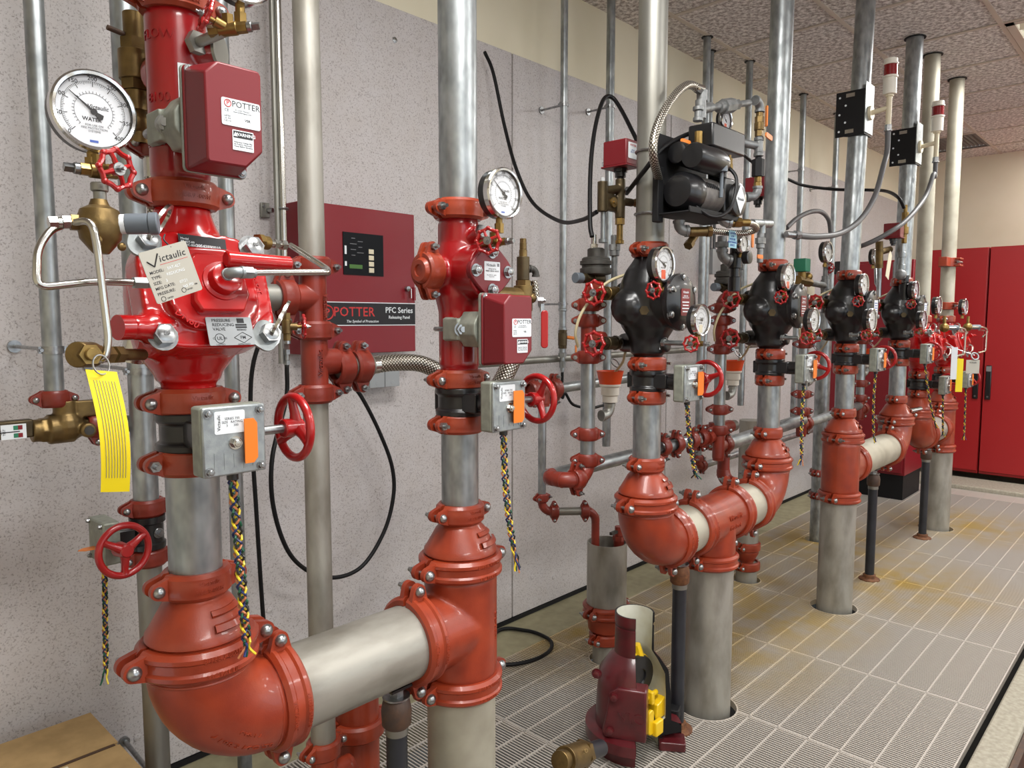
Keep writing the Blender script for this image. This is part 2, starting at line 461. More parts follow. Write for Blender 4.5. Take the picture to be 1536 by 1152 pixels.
# ================================================================ the room
WY, CEIL, FARX = 2.345, 3.03, 8.45
GX0, GP, GY0, GY1 = -1.325, 0.6333, 0.50, 2.10          # grating: first seam, panel pitch, edges
g = G().box((3.4, 0.0, -0.5), (11.0, 6.0, 0.1)); FLOOR = struct('floor', g, 'pit')
# holes in the grating (x, y, radius)
HOLES = [(1.185, 1.28, .115), (2.44, 1.28, .112), (3.75, 1.28, .112), (5.70, 1.28, .112), (2.50, 1.78, .078), (3.82, 1.78, .078),
         (0.96, 1.54, .05), (0.712, 1.95, .045), (4.85, 1.78, .078)]
def cuts(x, y0, y1):
    seg = [(y0, y1)]
    for hx, hy, r in HOLES:
        if abs(x-hx) < r:
            h = math.sqrt(r*r-(x-hx)**2); n = []
            for a, b in seg:
                if b <= hy-h or a >= hy+h: n.append((a, b)); continue
                if a < hy-h: n.append((a, hy-h))
                if b > hy+h: n.append((hy+h, b))
            seg = n
    return seg
def xcuts(y, x0, x1):
    seg = [(x0, x1)]
    for hx, hy, r in HOLES:
        if abs(y-hy) < r:
            h = math.sqrt(r*r-(y-hy)**2); n = []
            for a, b in seg:
                if b <= hx-h or a >= hx+h: n.append((a, b)); continue
                if a < hx-h: n.append((a, hx-h))
                if b > hx+h: n.append((hx+h, b))
            seg = n
    return seg
for k in range(14):
    x0 = GX0+GP*k; x1 = x0+GP
    if x0 > 7.15: break
    x1 = min(x1, 7.16)
    fr = G(); br = G()
    for xe in (x0+0.004, x1-0.004):
        for a, b in cuts(xe, GY0, GY1): fr.box((xe, (a+b)/2, -0.0125), (0.005, b-a, 0.026))
    y = GY0+0.0931
    while y < GY1-0.02:
        for a, b in xcuts(y, x0+.004, x1-.004): fr.box(((a+b)/2, y, -0.0035), (b-a, 0.0055, 0.008))
        y += 0.1068
    for ye in (GY0+.003, GY1-.003): fr.box(((x0+x1)/2, ye, -0.0125), (x1-x0-.006, 0.005, 0.026))
    for hx, hy, r in HOLES:
        if x0-r < hx < x1+r:
            a0, a1 = 0, 40
            ring = [(hx+r*math.cos(2*PI*i/40), hy+r*math.sin(2*PI*i/40)) for i in range(41)]
            for i in range(40):
                (ax, ay), (bx, by) = ring[i], ring[i+1]
                if x0 <= (ax+bx)/2 < x1:
                    d = math.hypot(bx-ax, by-ay)
                    fr.box((0, 0, -0.0115), (d*1.05, 0.005, 0.026), T((ax+bx)/2, (ay+by)/2, 0) @ Matrix.Rotation(math.atan2(by-ay, bx-ax), 4, 'Z'))
    n = 50
    for i in range(1, n):
        xb = x0+(x1-x0)*i/n
        for a, b in cuts(xb, GY0+.006, GY1-.006): br.box((xb, (a+b)/2, -0.003), (0.0049, b-a, 0.0034))
    p = part('grating_panel', fr, 'grating', FLOOR); p['label'] = 'grey floor grating panel with fine bars'
    q = part('grating_bars', br, 'grating', p); q['kind'] = 'stuff'
# pit sides, curbs, strip along the wall
struct('trim_1', G().box((3.0, 2.225, -0.1), (10.0, 0.24, 0.2)), 'curb_strip', None, None, 0.004)
struct('trim_2', G().box((3.2, 0.425, -0.075), (11.0, 0.095, 0.18)), 'concrete', None, None, 0.008)
struct('trim_5', G().box((3.2, 0.366, -0.085), (11.0, 0.022, 0.15)), 'rust_brown', None, None, 0.003)
struct('trim_3', G().box((7.37, 1.23, -0.05), (0.40, 1.5, 0.17)), 'concrete', None, None, 0.01)
struct('trim_4', G().box((8.0, 1.23, -0.08), (0.9, 2.3, 0.16)), 'concrete')
struct('floor_carpet', G().box((3.2, -1.52, -0.2), (12.0, 3.75, 0.08)), 'carpet')
# left wall: cream upper wall and laminate panels
struct('wall_left', G().box((3.2, WY+0.06, 1.5), (11.0, 0.10, 3.2)), 'wall_cream')
SEAMS = [-1.55, -0.2, 1.15, 2.502, 3.864, 5.21, 6.56, FARX]
PANELS = []
for a, b in zip(SEAMS[:-1], SEAMS[1:]):
    o = part('wall_panel', G().box(((a+b)/2, WY-0.0, 1.332), (b-a-0.008, 0.012, 2.62)), 'wall_panel', bpy.data.objects['wall_left'], None, 0.002)
    PANELS.append(o)
def wall_screw(px, py):
    p = at(px, py, WY-0.006)
    part('panel_screw', cached('screwcap', lambda: G().lathe([(0.011, 0), (0.011, .002), (.004, .004), (1e-6, .0042)], 14)), 'wall_panel' if random.random() < .6 else 'zinc',
         bpy.data.objects['wall_left'], frame(p, -Y))
for p in ((477, 20), (538, 40), (592, 60), (732, 108), (647, 343), (648, 512), (830, 866), (798, 866), (206, 1106), (946, 860), (62, 545), (98, 550), (404, 915), (905, 246), (770, 250)): wall_screw(*p)
struct('panel_gap_left', G().box((3.2, WY-0.002, 0.011), (10.5, 0.02, 0.018)), 'black_matte')  # black strip added to stand for the dark gap under the wall panels
# far wall, wall behind the camera, wall at the near end
struct('wall_far', G().box((FARX+0.06, -0.7, 1.5), (0.12, 6.3, 3.2)), 'wall_cream')
struct('wall_right', G().box((3.2, -3.4, .35), (11.0, 0.1, .9)).box((3.2, -3.4, 2.8), (11.0, 0.1, .6)).box((-1.6, -3.4, 1.65), (1.4, 0.1, 1.72)).box((8.1, -3.4, 1.65), (1.2, 0.1, 1.72)).box((3.3, -3.4, 1.65), (.5, 0.1, 1.72)), 'wall_cream')
for k, (wx0, wx1) in enumerate(((-.9, 3.05), (3.55, 7.5))):
    wfr = G()
    for q in range(5): wfr.box((wx0+(wx1-wx0)*q/4, -3.4, 1.65), (.05, .06, 1.7))
    for zz in (.82, 2.48): wfr.box(((wx0+wx1)/2, -3.4, zz), (wx1-wx0, .06, .05))
    wo = struct('window_%d' % (k+1), wfr, 'white_paint')
    for q in range(4): part('window_pane', G().box((wx0+(wx1-wx0)*(q+.5)/4, -3.4, 1.65), ((wx1-wx0)/4-.05, .006, 1.62)), 'lens', wo)
struct('wall_near', G().box((-1.9, -0.6, 1.5), (0.1, 6.2, 3.2)), 'wall_cream')
# ---------------------------------------------------------------- ceiling with lay-in tiles
CE = struct('ceiling', G().box((3.2, -0.5, CEIL+0.14), (11.0, 6.2, 0.06)), 'grid_metal')
TX, TY = 0.645, 0.615
tx0, ty0 = 3.50-TX*8, 2.115+TY
PIPES_UP = []
tile_me = cached('tile', lambda: G().box((0, 0, 0.006), (TX-0.022, TY-0.022, 0.012)))
TROFFERS = [(10, 3), (6, 6), (13, 6), (3, 3), (15, 3), (2, 6), (10, 8)]       # tile column (2 wide), row
VENT = [(14, 1)]
busy = {}
for c, r in TROFFERS: busy[(c, r)] = busy[(c+1, r)] = 1
for v in VENT: busy[v] = 1
bars = G()
for i in range(20):
    x = tx0+TX*i
    bars.box((x, -0.5, CEIL+0.002), (0.024, 6.2, 0.006))
for j in range(11):
    y = ty0-TY*j
    bars.box((3.2, y, CEIL+0.0025), (11.0, 0.024, 0.006))
struct('ceiling_grid', bars, 'grid_metal', CE)
for i in range(19):
    for j in range(10):
        if (i, j) in busy: continue
        x, y = tx0+TX*(i+.5), ty0-TY*(j+.5)
        if y > WY+.2 or x > FARX+.2: continue
        part('ceiling_tile', tile_me, 'ceiling_tile', CE, T(x, y, CEIL+0.004+random.uniform(0, .002)) @ (R(180) if random.random() < .5 else I4))
for (i, j) in VENT:
    x, y = tx0+TX*(i+.5), ty0-TY*(j+.5)
    t = thing('ceiling_vent', 'grey return air grille set in the ceiling tiles by the far wall', 'vent', (x, y, CEIL))
    part('frame', G().box((0, .29, .004), (.6, .02, .012)).box((0, -.29, .004), (.6, .02, .012)).box((.3, 0, .004), (.02, .6, .012)).box((-.3, 0, .004), (.02, .6, .012)), 'vent_grey', t)
    part('core', G().box((0, 0, .03), (.6, .57, .01)), 'vent_grey', t)
    for k in range(18): part('slat', cached('vslat', lambda: G().box((0, 0, 0), (.58, .004, .02), R(35, 'X'))), 'vent_grey', t, T(0, -.27+.0318*k, .012))
TLAB = ['recessed ceiling light troffer at the top right, nearest the white pipes', 'recessed ceiling light troffer over the walkway behind the viewer', 'recessed ceiling light troffer over the red cabinets',
        'recessed ceiling light troffer over the cardboard box', 'recessed ceiling light troffer at the far end of the walkway', 'recessed ceiling light troffer at the near end wall', 'recessed ceiling light troffer along the opposite wall']
for n, (i, j) in enumerate(TROFFERS):
    x, y = tx0+TX*(i+1), ty0-TY*(j+.5)
    t = thing('ceiling_light', TLAB[n], 'light', (x, y, CEIL), 'recessed ceiling troffers')
    w, d = TX*2-.03, TY-.03
    part('frame', G().box((0, d/2-.02, .002), (w, .04, .012)).box((0, -d/2+.02, .002), (w, .04, .012)).box((w/2-.02, 0, .002), (.04, d, .012)).box((-w/2+.02, 0, .002), (.04, d, .012)), 'grid_metal', t)
    part('reflector', G().box((0, 0, .085), (w, d, .01)).box((0, d/2-.01, .05), (w, .01, .08)).box((0, -d/2+.01, .05), (w, .01, .08)).box((w/2-.01, 0, .05), (.01, d, .08)).box((-w/2+.01, 0, .05), (.01, d, .08)), 'white_paint', t)
    for k in (-1, 0, 1): part('tube_lamp', cached('tubelamp', lambda: G().cyl((-.56, 0, 0), (.56, 0, 0), .013, 12)), 'lamp_emit', t, T(0, k*.17, .05))
    for k in range(5): part('louver', cached('louver', lambda: G().box((0, 0, 0), (.004, TY-.11, .05))), 'grid_metal', t, T(-.46+.23*k, 0, .03))
    ld = bpy.data.lights.new('troffer_light', 'AREA'); ld.shape = 'RECTANGLE'; ld.size = w-.1; ld.size_y = d-.1; ld.energy = TROFFER_W; ld.color = (1.0, 0.985, 0.96)
    lo = bpy.data.objects.new('lamp_light', ld); link(lo, t, T(0, 0, -.006))
# ================================================================ builders
PY_ = 1.28                                      # the line of the risers, metres from the camera's side
RN = {1: 'pressure reducing valve riser', 2: 'check valve riser', 3: 'compressor riser', 4: 'second black-valve riser',
      5: 'third black-valve riser', 6: 'fourth black-valve riser', 7: 'far small valve riser', 8: 'last riser by the cabinets'}
RXS = {1: .546, 2: 1.185, 3: 2.0, 4: 2.91, 5: 3.79, 6: 4.66, 7: 5.10, 8: 5.70}
D6, D4, D3, D2, D15, D125, D1 = .168, .114, .0889, .0603, .0483, .0422, .0334
CDIM = {D6: (.052, .017, .0085), D4: (.048, .015, .0075), D3: (.046, .013, .007), D2: (.044, .011, .006), D15: (.042, .010, .0055), D125: (.040, .0095, .005), D1: (.036, .009, .0045)}
def _half(od):
    h, t, br = CDIM[od]; R0 = od/2; g = G(); n = 22
    gap = 0.004/R0; a0, a1 = PI+gap, 2*PI-gap
    xb = R0+t+br*2.0; bump = t*0.22
    vs, fs = [], []
    for i in range(n+1):
        a = a0+(a1-a0)*i/n
        e = min(a-a0, a1-a)*R0
        k = max(0.0, 1-e/(R0*0.55+0.012)); k = k*k*(3-2*k)
        ro = R0+t+bump*k; rs = R0+t*.55+bump*k
        dip = .0045 if od > .12 else -.0006
        for (r, z) in ((R0+.0005, -h/2), (rs, -h/2), (ro, -h*.36), (ro, -h*.22), (ro-dip, -h*.14), (ro-dip, h*.14), (ro, h*.22), (ro, h*.36), (rs, h/2), (R0+.0005, h/2)):
            vs.append((r*math.cos(a), r*math.sin(a), z))
    m = 10
    for i in range(n):
        for j in range(m):
            j2 = (j+1) % m
            fs.append((i*m+j, (i+1)*m+j, (i+1)*m+j2, i*m+j2))
    fs.append(tuple(range(m))); fs.append(tuple(n*m+j for j in reversed(range(m))))
    g.add(vs, fs)
    rl = br*2.0; thk = br*1.5; g0 = br*1.15
    for s in (-1, 1):
        poly = [(R0+t*.1, -h*.44), (R0+t*.75, -h*.44)]
        poly += [(xb+rl*math.cos(q), rl*math.sin(q)) for q in [math.radians(-70+14*i) for i in range(11)]]
        poly += [(R0+t*.75, h*.44), (R0+t*.1, h*.44)]
        poly = [(s*x, z) for x, z in poly]
        g.prism(poly, g0, g0+thk, RX90)      # local z of the prism runs to -Y
    return g
def _bolt(od, x):
    h, t, br = CDIM[od]; q = br*2.65
    g = G().cyl((x, -q, 0), (x, q+br*3.2, 0), br*.62, 12)
    pr = [(br*1.45, 0), (br*1.42, br*.35), (br*1.15, br*.95), (br*.6, br*1.3), (1e-6, br*1.4)]
    g.lathe(pr, 16, frame((x, -q, 0), -Y))
    return g
def coupling(p, axis, ear, od, label, name='pipe_coupling', m='orange', flip=False, txt=None, group='grooved pipe couplings'):
    M = frame(p, axis, ear)
    t = thing(name, label, 'coupling', M, group)
    h, tt, br = CDIM[od]; R0 = od/2; xb = R0+tt+br*2.0
    half = cached(('half', od, m), lambda: _half(od))
    F = R(180, 'Z') if flip else I4
    a = part('housing_half', half, m, t, F); part('housing_half', half, m, t, F @ R(180))
    for s in (-1, 1):
        b = part('bolt', cached(('bolt', od), lambda: _bolt(od, 0)), 'zinc', t, F @ T(s*xb, 0, 0))
        q = br*2.65
        part('nut', cached(('nut', od), lambda: G().hexp((0, q, 0), (0, q+br*1.5, 0), br*1.35)), 'zinc', b)
    if txt:
        rr = R0+tt+.0008
        for s, size, dz in txt: part('raised_lettering', bent_text(s, size, rr, .0006, .0), m, a, T(0, 0, dz))
    return t
def pipe(p0, p1, od, label, m='galv', name='steel_pipe', group=None, n=32):
    p0, p1 = Vector(p0), Vector(p1)
    M = frame(p0, p1-p0); L = (p1-p0).length
    r = od/2
    return solo(name, G().lathe([(r*.93, 0.0), (r, .0005), (r, L-.0005), (r*.93, L)], n, None), m, label, 'pipe', group, M)
def ring_collar(g, p, d, r, w=.006, k=1.035):
    d = Vector(d).normalized(); p = Vector(p)
    g.cyl(p-d*w, p+d*w, r*k, 28)
def elbow_g(r, ce, da, db, n=14):
    da, db = Vector(da), Vector(db)
    br = ce*.86; s = ce-br
    pts = [da*ce, da*(ce-s*.5)]
    for i in range(n+1):
        a = PI/2*i/n
        pts.append(da*br+db*br-da*br*math.sin(a)-db*br*math.cos(a))
    pts += [db*(ce-s*.5), db*ce]
    k = len(pts); rr = []
    for i in range(k):
        u = i/(k-1); q = min(u, 1-u)*2
        rr.append(r*(1.0+.06*min(1, q*3)))
    return G().tube(pts, rr, 30)
def elbow_text(s, size, r, br, phi0, psi0):
    me = text_mesh(s, size, 0, .0012).copy(); rr = r*1.06
    for v in me.vertices:
        psi = psi0+v.co.y/rr; rc = br-rr*math.sin(psi)
        ph = phi0+v.co.x/(br*.95)
        q = rr+v.co.z; rc = br-q*math.sin(psi)*-1.0
        v.co = (br-rc*math.cos(ph), -q*math.cos(psi), br-rc*math.sin(ph))
    me.update(); me.materials.clear(); return me
def elbow(p, da, db, od, ce, label, m='orange', name='pipe_elbow', letters=None, wrap=None):
    t = thing(name, label, 'elbow', T(p))
    b = part('body', elbow_g(od/2, ce, da, db), m, t)
    for d in (da, db): part('groove_ring', G().torus(od/2*1.035, od*.018, 36, 8, frame(Vector(d)*(ce-.034 if od > .1 else ce-.03), d)), m, t)
    if wrap:
        for s, size, ph, ps in wrap: part('raised_lettering', elbow_text(s, size, od/2, ce*.86, ph, ps), m, b)
    return t
def tee(p, run, br, od, ce, label, m='orange', name='pipe_tee', letters=None, ce2=None):
    run, br = Vector(run), Vector(br); r = od/2*1.05; ce2 = ce2 or ce
    def mk():
        g = G()
        g.lathe([(od/2*.99, -ce), (od/2*.99, -ce*.86), (r, -ce*.8), (r, ce*.8), (od/2*.99, ce*.86), (od/2*.99, ce)], 40, frame((0, 0, 0), run))
        g.lathe([(r, 0), (r, ce2*.8), (od/2*.99, ce2*.86), (od/2*.99, ce2)], 40, frame((0, 0, 0), br))
        return cast(g, od*.026, 7)
    t = thing(name, label, 'tee', T(p))
    b = part('body', cached(('tee', tuple(run), tuple(br), od, ce, ce2), mk), m, t)
    if letters:
        for s, size, M in letters: text(s, size, m, b, M, .0, .0015, name='raised_lettering')
    return t
def reducer(p, od1, od2, h, label, m='orange', name='pipe_reducer', d=Z):
    r1, r2 = od1/2, od2/2
    pr = [(r1*.99, 0), (r1*1.0, .026), (r1*1.05, .030), (r1*1.04, .038), (r1*.97, .046), (r2*1.34, h*.68), (r2*1.16, h*.75), (r2*1.04, h*.8), (r2*.99, h*.84), (r2*.99, h)]
    t = thing(name, label, 'reducer', frame(p, d))
    b = part('body', cached(('red', od1, od2, h), lambda: G().lathe(pr, 44)), m, t)
    part('raised_pad', G().lathe([(r1*1.0, h*.40), (r1*1.03, h*.42), (r1*.97, h*.50), (r1*.90, h*.50)], 12, None, -PI*.52, -PI*.18), m, t)
    part('raised_pad', G().lathe([(r1*.82, h*.58), (r1*.84, h*.61), (r1*.76, h*.66), (r1*.7, h*.66)], 12, None, -PI*.52, -PI*.2), m, t)
    return t
# ---------------------------------------------------------------- wheels
def wheel_big_g(Rm=.053, rr=.0075):
    g = G().torus(Rm, rr, 44, 12)
    g.cyl((0, 0, -.022), (0, 0, .016), .0165, 22, .014, .002)
    for k in range(3):
        a = 2*PI*k/3+.5
        d = Vector((math.cos(a), math.sin(a), 0))
        g.tube([d*.010+Z*.004, d*.025+Z*.003, d*(Rm-.012), d*(Rm-.002)], [.011, .0085, .0075, .009], 10)
    return g
def wheel_small_g(Rm=.03):
    g = G(); n = 48
    pts = [Vector((Rm*(1+.05*math.cos(8*a))*math.cos(a), Rm*(1+.05*math.cos(8*a))*math.sin(a), 0)) for a in [2*PI*i/n for i in range(n)]]
    g.tube(pts, Rm*.15, 8, True)
    for k in range(8):
        a = 2*PI*k/8; d = Vector((math.cos(a), math.sin(a), 0))
        g.ball(d*Rm*1.08, Rm*.19, 8)
    for k in range(4):
        a = 2*PI*k/4+PI/8; d = Vector((math.cos(a), math.sin(a), 0))
        g.tube([d*Rm*.2+Z*Rm*.12, d*Rm*.65+Z*Rm*.1, d*Rm*.98], [Rm*.17, Rm*.12, Rm*.13], 6)
    g.cyl(-Z*Rm*.2, Z*Rm*.22, Rm*.34, 16)
    return g
def small_wheel(parent, M, Rm=.03, m='red_wheel'):
    w = part('handwheel', cached(('sw', Rm), lambda: wheel_small_g(Rm)), m, parent, M)
    part('wheel_nut', cached(('swn', Rm), lambda: G().cyl(Z*Rm*.2, Z*Rm*.28, Rm*.36, 16).hexp(Z*Rm*.28, Z*Rm*.5, Rm*.2).cyl(Z*Rm*.5, Z*Rm*.7, Rm*.1, 10)), 'zinc', w)
    return w
# ---------------------------------------------------------------- gauges
def gauge(p, label, Rg=.05, face=-Y, upv=Z, needle=128, numbers=True, maxv=400, sticker=None, stem=.05, name='pressure_gauge', words=True, group='pressure gauges'):
    t = thing(name, label, 'gauge', frame(p, face, Vector(upv).cross(Vector(face))), group)
    d = Rg*.62
    part('case', cached(('gcase', Rg), lambda: G().lathe([(Rg*.9, -d), (Rg*.97, -d*.9), (Rg*.97, -.002), (Rg*.93, 0), (Rg*.88, 0), (Rg*.88, -.006)], 40)), 'black', t)
    part('bezel', cached(('gbez', Rg), lambda: G().lathe([(Rg*.98, -.012), (Rg*1.02, -.011), (Rg*1.02, .001), (Rg*.97, .004), (Rg*.9, .003), (Rg*.9, 0), (Rg*.98, -.012)], 44, caps=False)), 'chrome', t)
    part('dial', cached(('gdial', Rg), lambda: G().prism(disc(Rg*.9, 40), -.0055, -.004)), 'dial', t)
    def ticks():
        g = G(); z = -.0038
        for i in range(81):
            a = math.radians(225-270*i/80)
            big = i % 10 == 0; L = .12 if big else (.08 if i % 5 == 0 else .05)
            w = Rg*(.016 if big else .009)
            g.box(((.74-L/2)*Rg, 0, z), (L*Rg, w, .0002), Matrix.Rotation(a, 4, 'Z'))
        for rr, n in ((.745, 60), (.45, 44)):
            for i in range(n):
                a = math.radians(225-270*(i+.5)/n)
                g.box((rr*Rg, 0, z), (.006*Rg, 2*PI*rr*Rg*.75/n*1.05, .0002), Matrix.Rotation(a, 4, 'Z'))
        for i in range(29):
            a = math.radians(225-270*i/28)
            g.box((.48*Rg, 0, z), (.05*Rg, Rg*.01, .0002), Matrix.Rotation(a, 4, 'Z'))
        return g
    part('scale_marks', cached(('gtick', Rg), ticks), 'ink', t)
    if numbers:
        for i in range(9):
            a = math.radians(225-270*i/8)
            text(str(maxv*i//8), Rg*.15, 'ink', t, T(.84*Rg*math.cos(a)*.97, .84*Rg*math.sin(a)*.97, -.0038), .01, .0001, name='numeral')
    if words:
        text('Victaulic', Rg*.15, 'ink', t, T(.1*Rg, .12*Rg, -.0038), .012, .0001, name='dial_lettering', shear=.2)
        text('WATER', Rg*.13, 'ink', t, T(-.05*Rg, -.2*Rg, -.0038), .02, .0001, name='dial_lettering')
        text('FOR USE ON\nFIRE PROTECTION\nSYSTEMS', Rg*.075, 'ink_soft', t, T(0, -.42*Rg, -.0038), .0, .0001, name='dial_lettering')
        part('maker_mark', cached(('gmark', Rg), lambda: G().box((-.02*Rg, -.74*Rg, -.0038), (.2*Rg, .06*Rg, .0002))), 'ink_blue', t)
    if sticker:
        part('sticker', G().box((0, -.55*Rg, -.0036), (.42*Rg, .5*Rg, .0004)), sticker, t)
    nd = G().prism([(-.22*Rg, -.09*Rg), (-.26*Rg, 0), (-.22*Rg, .09*Rg), (-.02*Rg, .03*Rg), (.70*Rg, .006*Rg), (.70*Rg, -.006*Rg), (-.02*Rg, -.03*Rg)], -.003, -.0025)
    nd.prism(disc(.075*Rg, 16), -.0031, -.0015)
    part('needle', cached(('gneed', Rg), lambda: nd), 'ink', t, Matrix.Rotation(math.radians(needle), 4, 'Z'))
    part('lens', cached(('glens', Rg), lambda: G().prism(disc(Rg*.9, 36), .0012, .002)), 'lens', t)
    if stem:
        part('stem', cached(('gstem', Rg, stem), lambda: G().cyl((0, -Rg*.93, -d*.5), (0, -Rg-stem*.45, -d*.5), .0075, 14).hexp((0, -Rg-stem*.3, -d*.5), (0, -Rg-stem, -d*.5), .0105)), 'brass', t)
    return t
# ---------------------------------------------------------------- braided wire bundle
def wires(parent, p0, p1, sag=(0, 0, 0), n=5, r=.0021, splay=.018, turns=7, rad=.0065, loose=.14):
    p0, p1 = Vector(p0), Vector(p1); sag = Vector(sag)
    cols = ['wire_yellow', 'wire_black', 'wire_green', 'wire_blue', 'wire_brown', 'wire_yellow']
    b = bpy.data.objects.new('wire_bundle', None); link(b, parent)
    N = 64
    for k in range(n):
        ph = 2*PI*k/n; pts = []
        dx, dy = random.uniform(-1, 1), random.uniform(-1, 1); cut = random.uniform(.0, .1)
        for i in range(N+1):
            u = i/N*(1-cut*loose*2)
            c = p0.lerp(p1, u)+sag*math.sin(PI*u)
            a = 2*PI*turns*u+ph
            f = 1.0
            off = Vector((rad*math.sin(a), rad*.7*math.sin(2*a+ph), 0))
            if u > 1-loose:
                w = (u-(1-loose))/loose
                off = off*(1-w)+Vector((dx, dy, 0))*splay*w*w
            if u < .03: off = off*(.4+u/.03*.6)
            pts.append(c+off)
        o = part('wire', G().tube(pts, r, 6), cols[k % 6], b)
    return b
# ---------------------------------------------------------------- butterfly valve with gear box
def hexbolt_g(r=.009, h=.007, washer=True):
    g = G().hexp((0, 0, .0015 if washer else 0), (0, 0, h+.0015), r)
    g.lathe([(r*.8, h+.0015), (r*.6, h+.003), (1e-6, h+.0032)], 12)
    if washer: g.cyl((0, 0, 0), (0, 0, .0018), r*1.35, 18)
    return g
def butterfly(i, flagw=.034, flagx=.022, wend=None, wsag=(0, 0, 0), loose=.16, group='butterfly valves with gear boxes', sc=1.0, M=None, label=None, braid=True):
    t = thing('butterfly_valve', label or 'black butterfly valve with grey gear box and red handwheel on the '+RN[i], 'valve', M or T(RXS[i], PY_, 1.255), group)
    body = G().lathe([(.045, -.034), (.0565, -.034), (.0575, -.020), (.0505, -.017), (.0505, .014), (.0575, .018), (.0575, .031), (.0565, .034), (.045, .034)], 40)
    body.box((0, -.06, 0), (.06, .05, .045)).box((0, .052, 0), (.05, .02, .05))
    part('valve_body', cached('bfbody', lambda: body), 'black', t, None, .003)
    part('neck', cached('bfneck', lambda: G().box((0, -.1, 0), (.045, .05, .038)).cyl((0, -.07, .0), (0, -.125, 0), .026, 18)), 'black', t, None, .003)
    gb = part('gear_box', cached('bfgb', lambda: G().box((0, -.141, 0), (.106, .036, .112))), 'zinc_side', t, None, .005)
    part('cover', cached('bfcov', lambda: G().box((0, -.161, 0), (.105, .006, .111))), 'zinc_cover', gb, None, .003)
    for sx in (-1, 1):
        for sz in (-1, 1): part('cover_screw', cached('bfscr', lambda: hexbolt_g(.0058, .006)), 'zinc', gb, frame((sx*.043, -.164, sz*.046), -Y))
    pl = part('name_plate', cached('bfpl', lambda: G().prism(rrect(.05, .036, .003), 0, .0006, T(-.008, -.164, .03) @ RX90)), 'paper', gb)
    text('Victaulic', .0075, 'ink', pl, T(-.026, -.1647, .03) @ RX90 @ R(90), .01, .0001)
    text('SERIES 705\nSIZE   RATING\n3      300', .0055, 'ink', pl, T(-.004, -.1647, .03) @ RX90, .0, .0001)
    for k in range(5): part('cast_line', cached(('bfline', k), lambda: G().box((-.034+.016*k, -.1642, -.032), (.0022, .001, .03-.004*(k % 3)))), 'zinc_cover', gb)
    part('pointer_bolt', cached('bfpb', lambda: hexbolt_g(.008, .008)), 'stainless', gb, frame((0, -.164, -.004), -Y))
    fl = [(flagx-flagw/2, -.038), (flagx+flagw/2-.007, -.038), (flagx+flagw/2, -.030), (flagx+flagw/2, .026), (flagx+flagw/2-.006, .034), (flagx-flagw/2, .034)]
    part('position_flag', G().prism(fl, .0085, .0105, T(0, -.164, 0) @ RX90), 'orange_flag', t, label='orange position flag')
    part('shaft', cached('bfsh', lambda: G().cyl((.05, -.141, .006), (.13, -.141, .006), .0078, 16)), 'zinc', t)
    part('handwheel', cached('bfwh', lambda: wheel_big_g()), 'red_wheel', t, frame((.118, -.141, .006), X, Y) @ R(20+37*i))
    if wend is not None:
        part('wire_gland', cached('bfgl', lambda: G().cyl((.006, -.139, -.054), (.006, -.139, -.068), .0095, 14)), 'black', t)
        wires(t, (.006, -.139, -.064), wend, wsag, loose=loose)
    return t
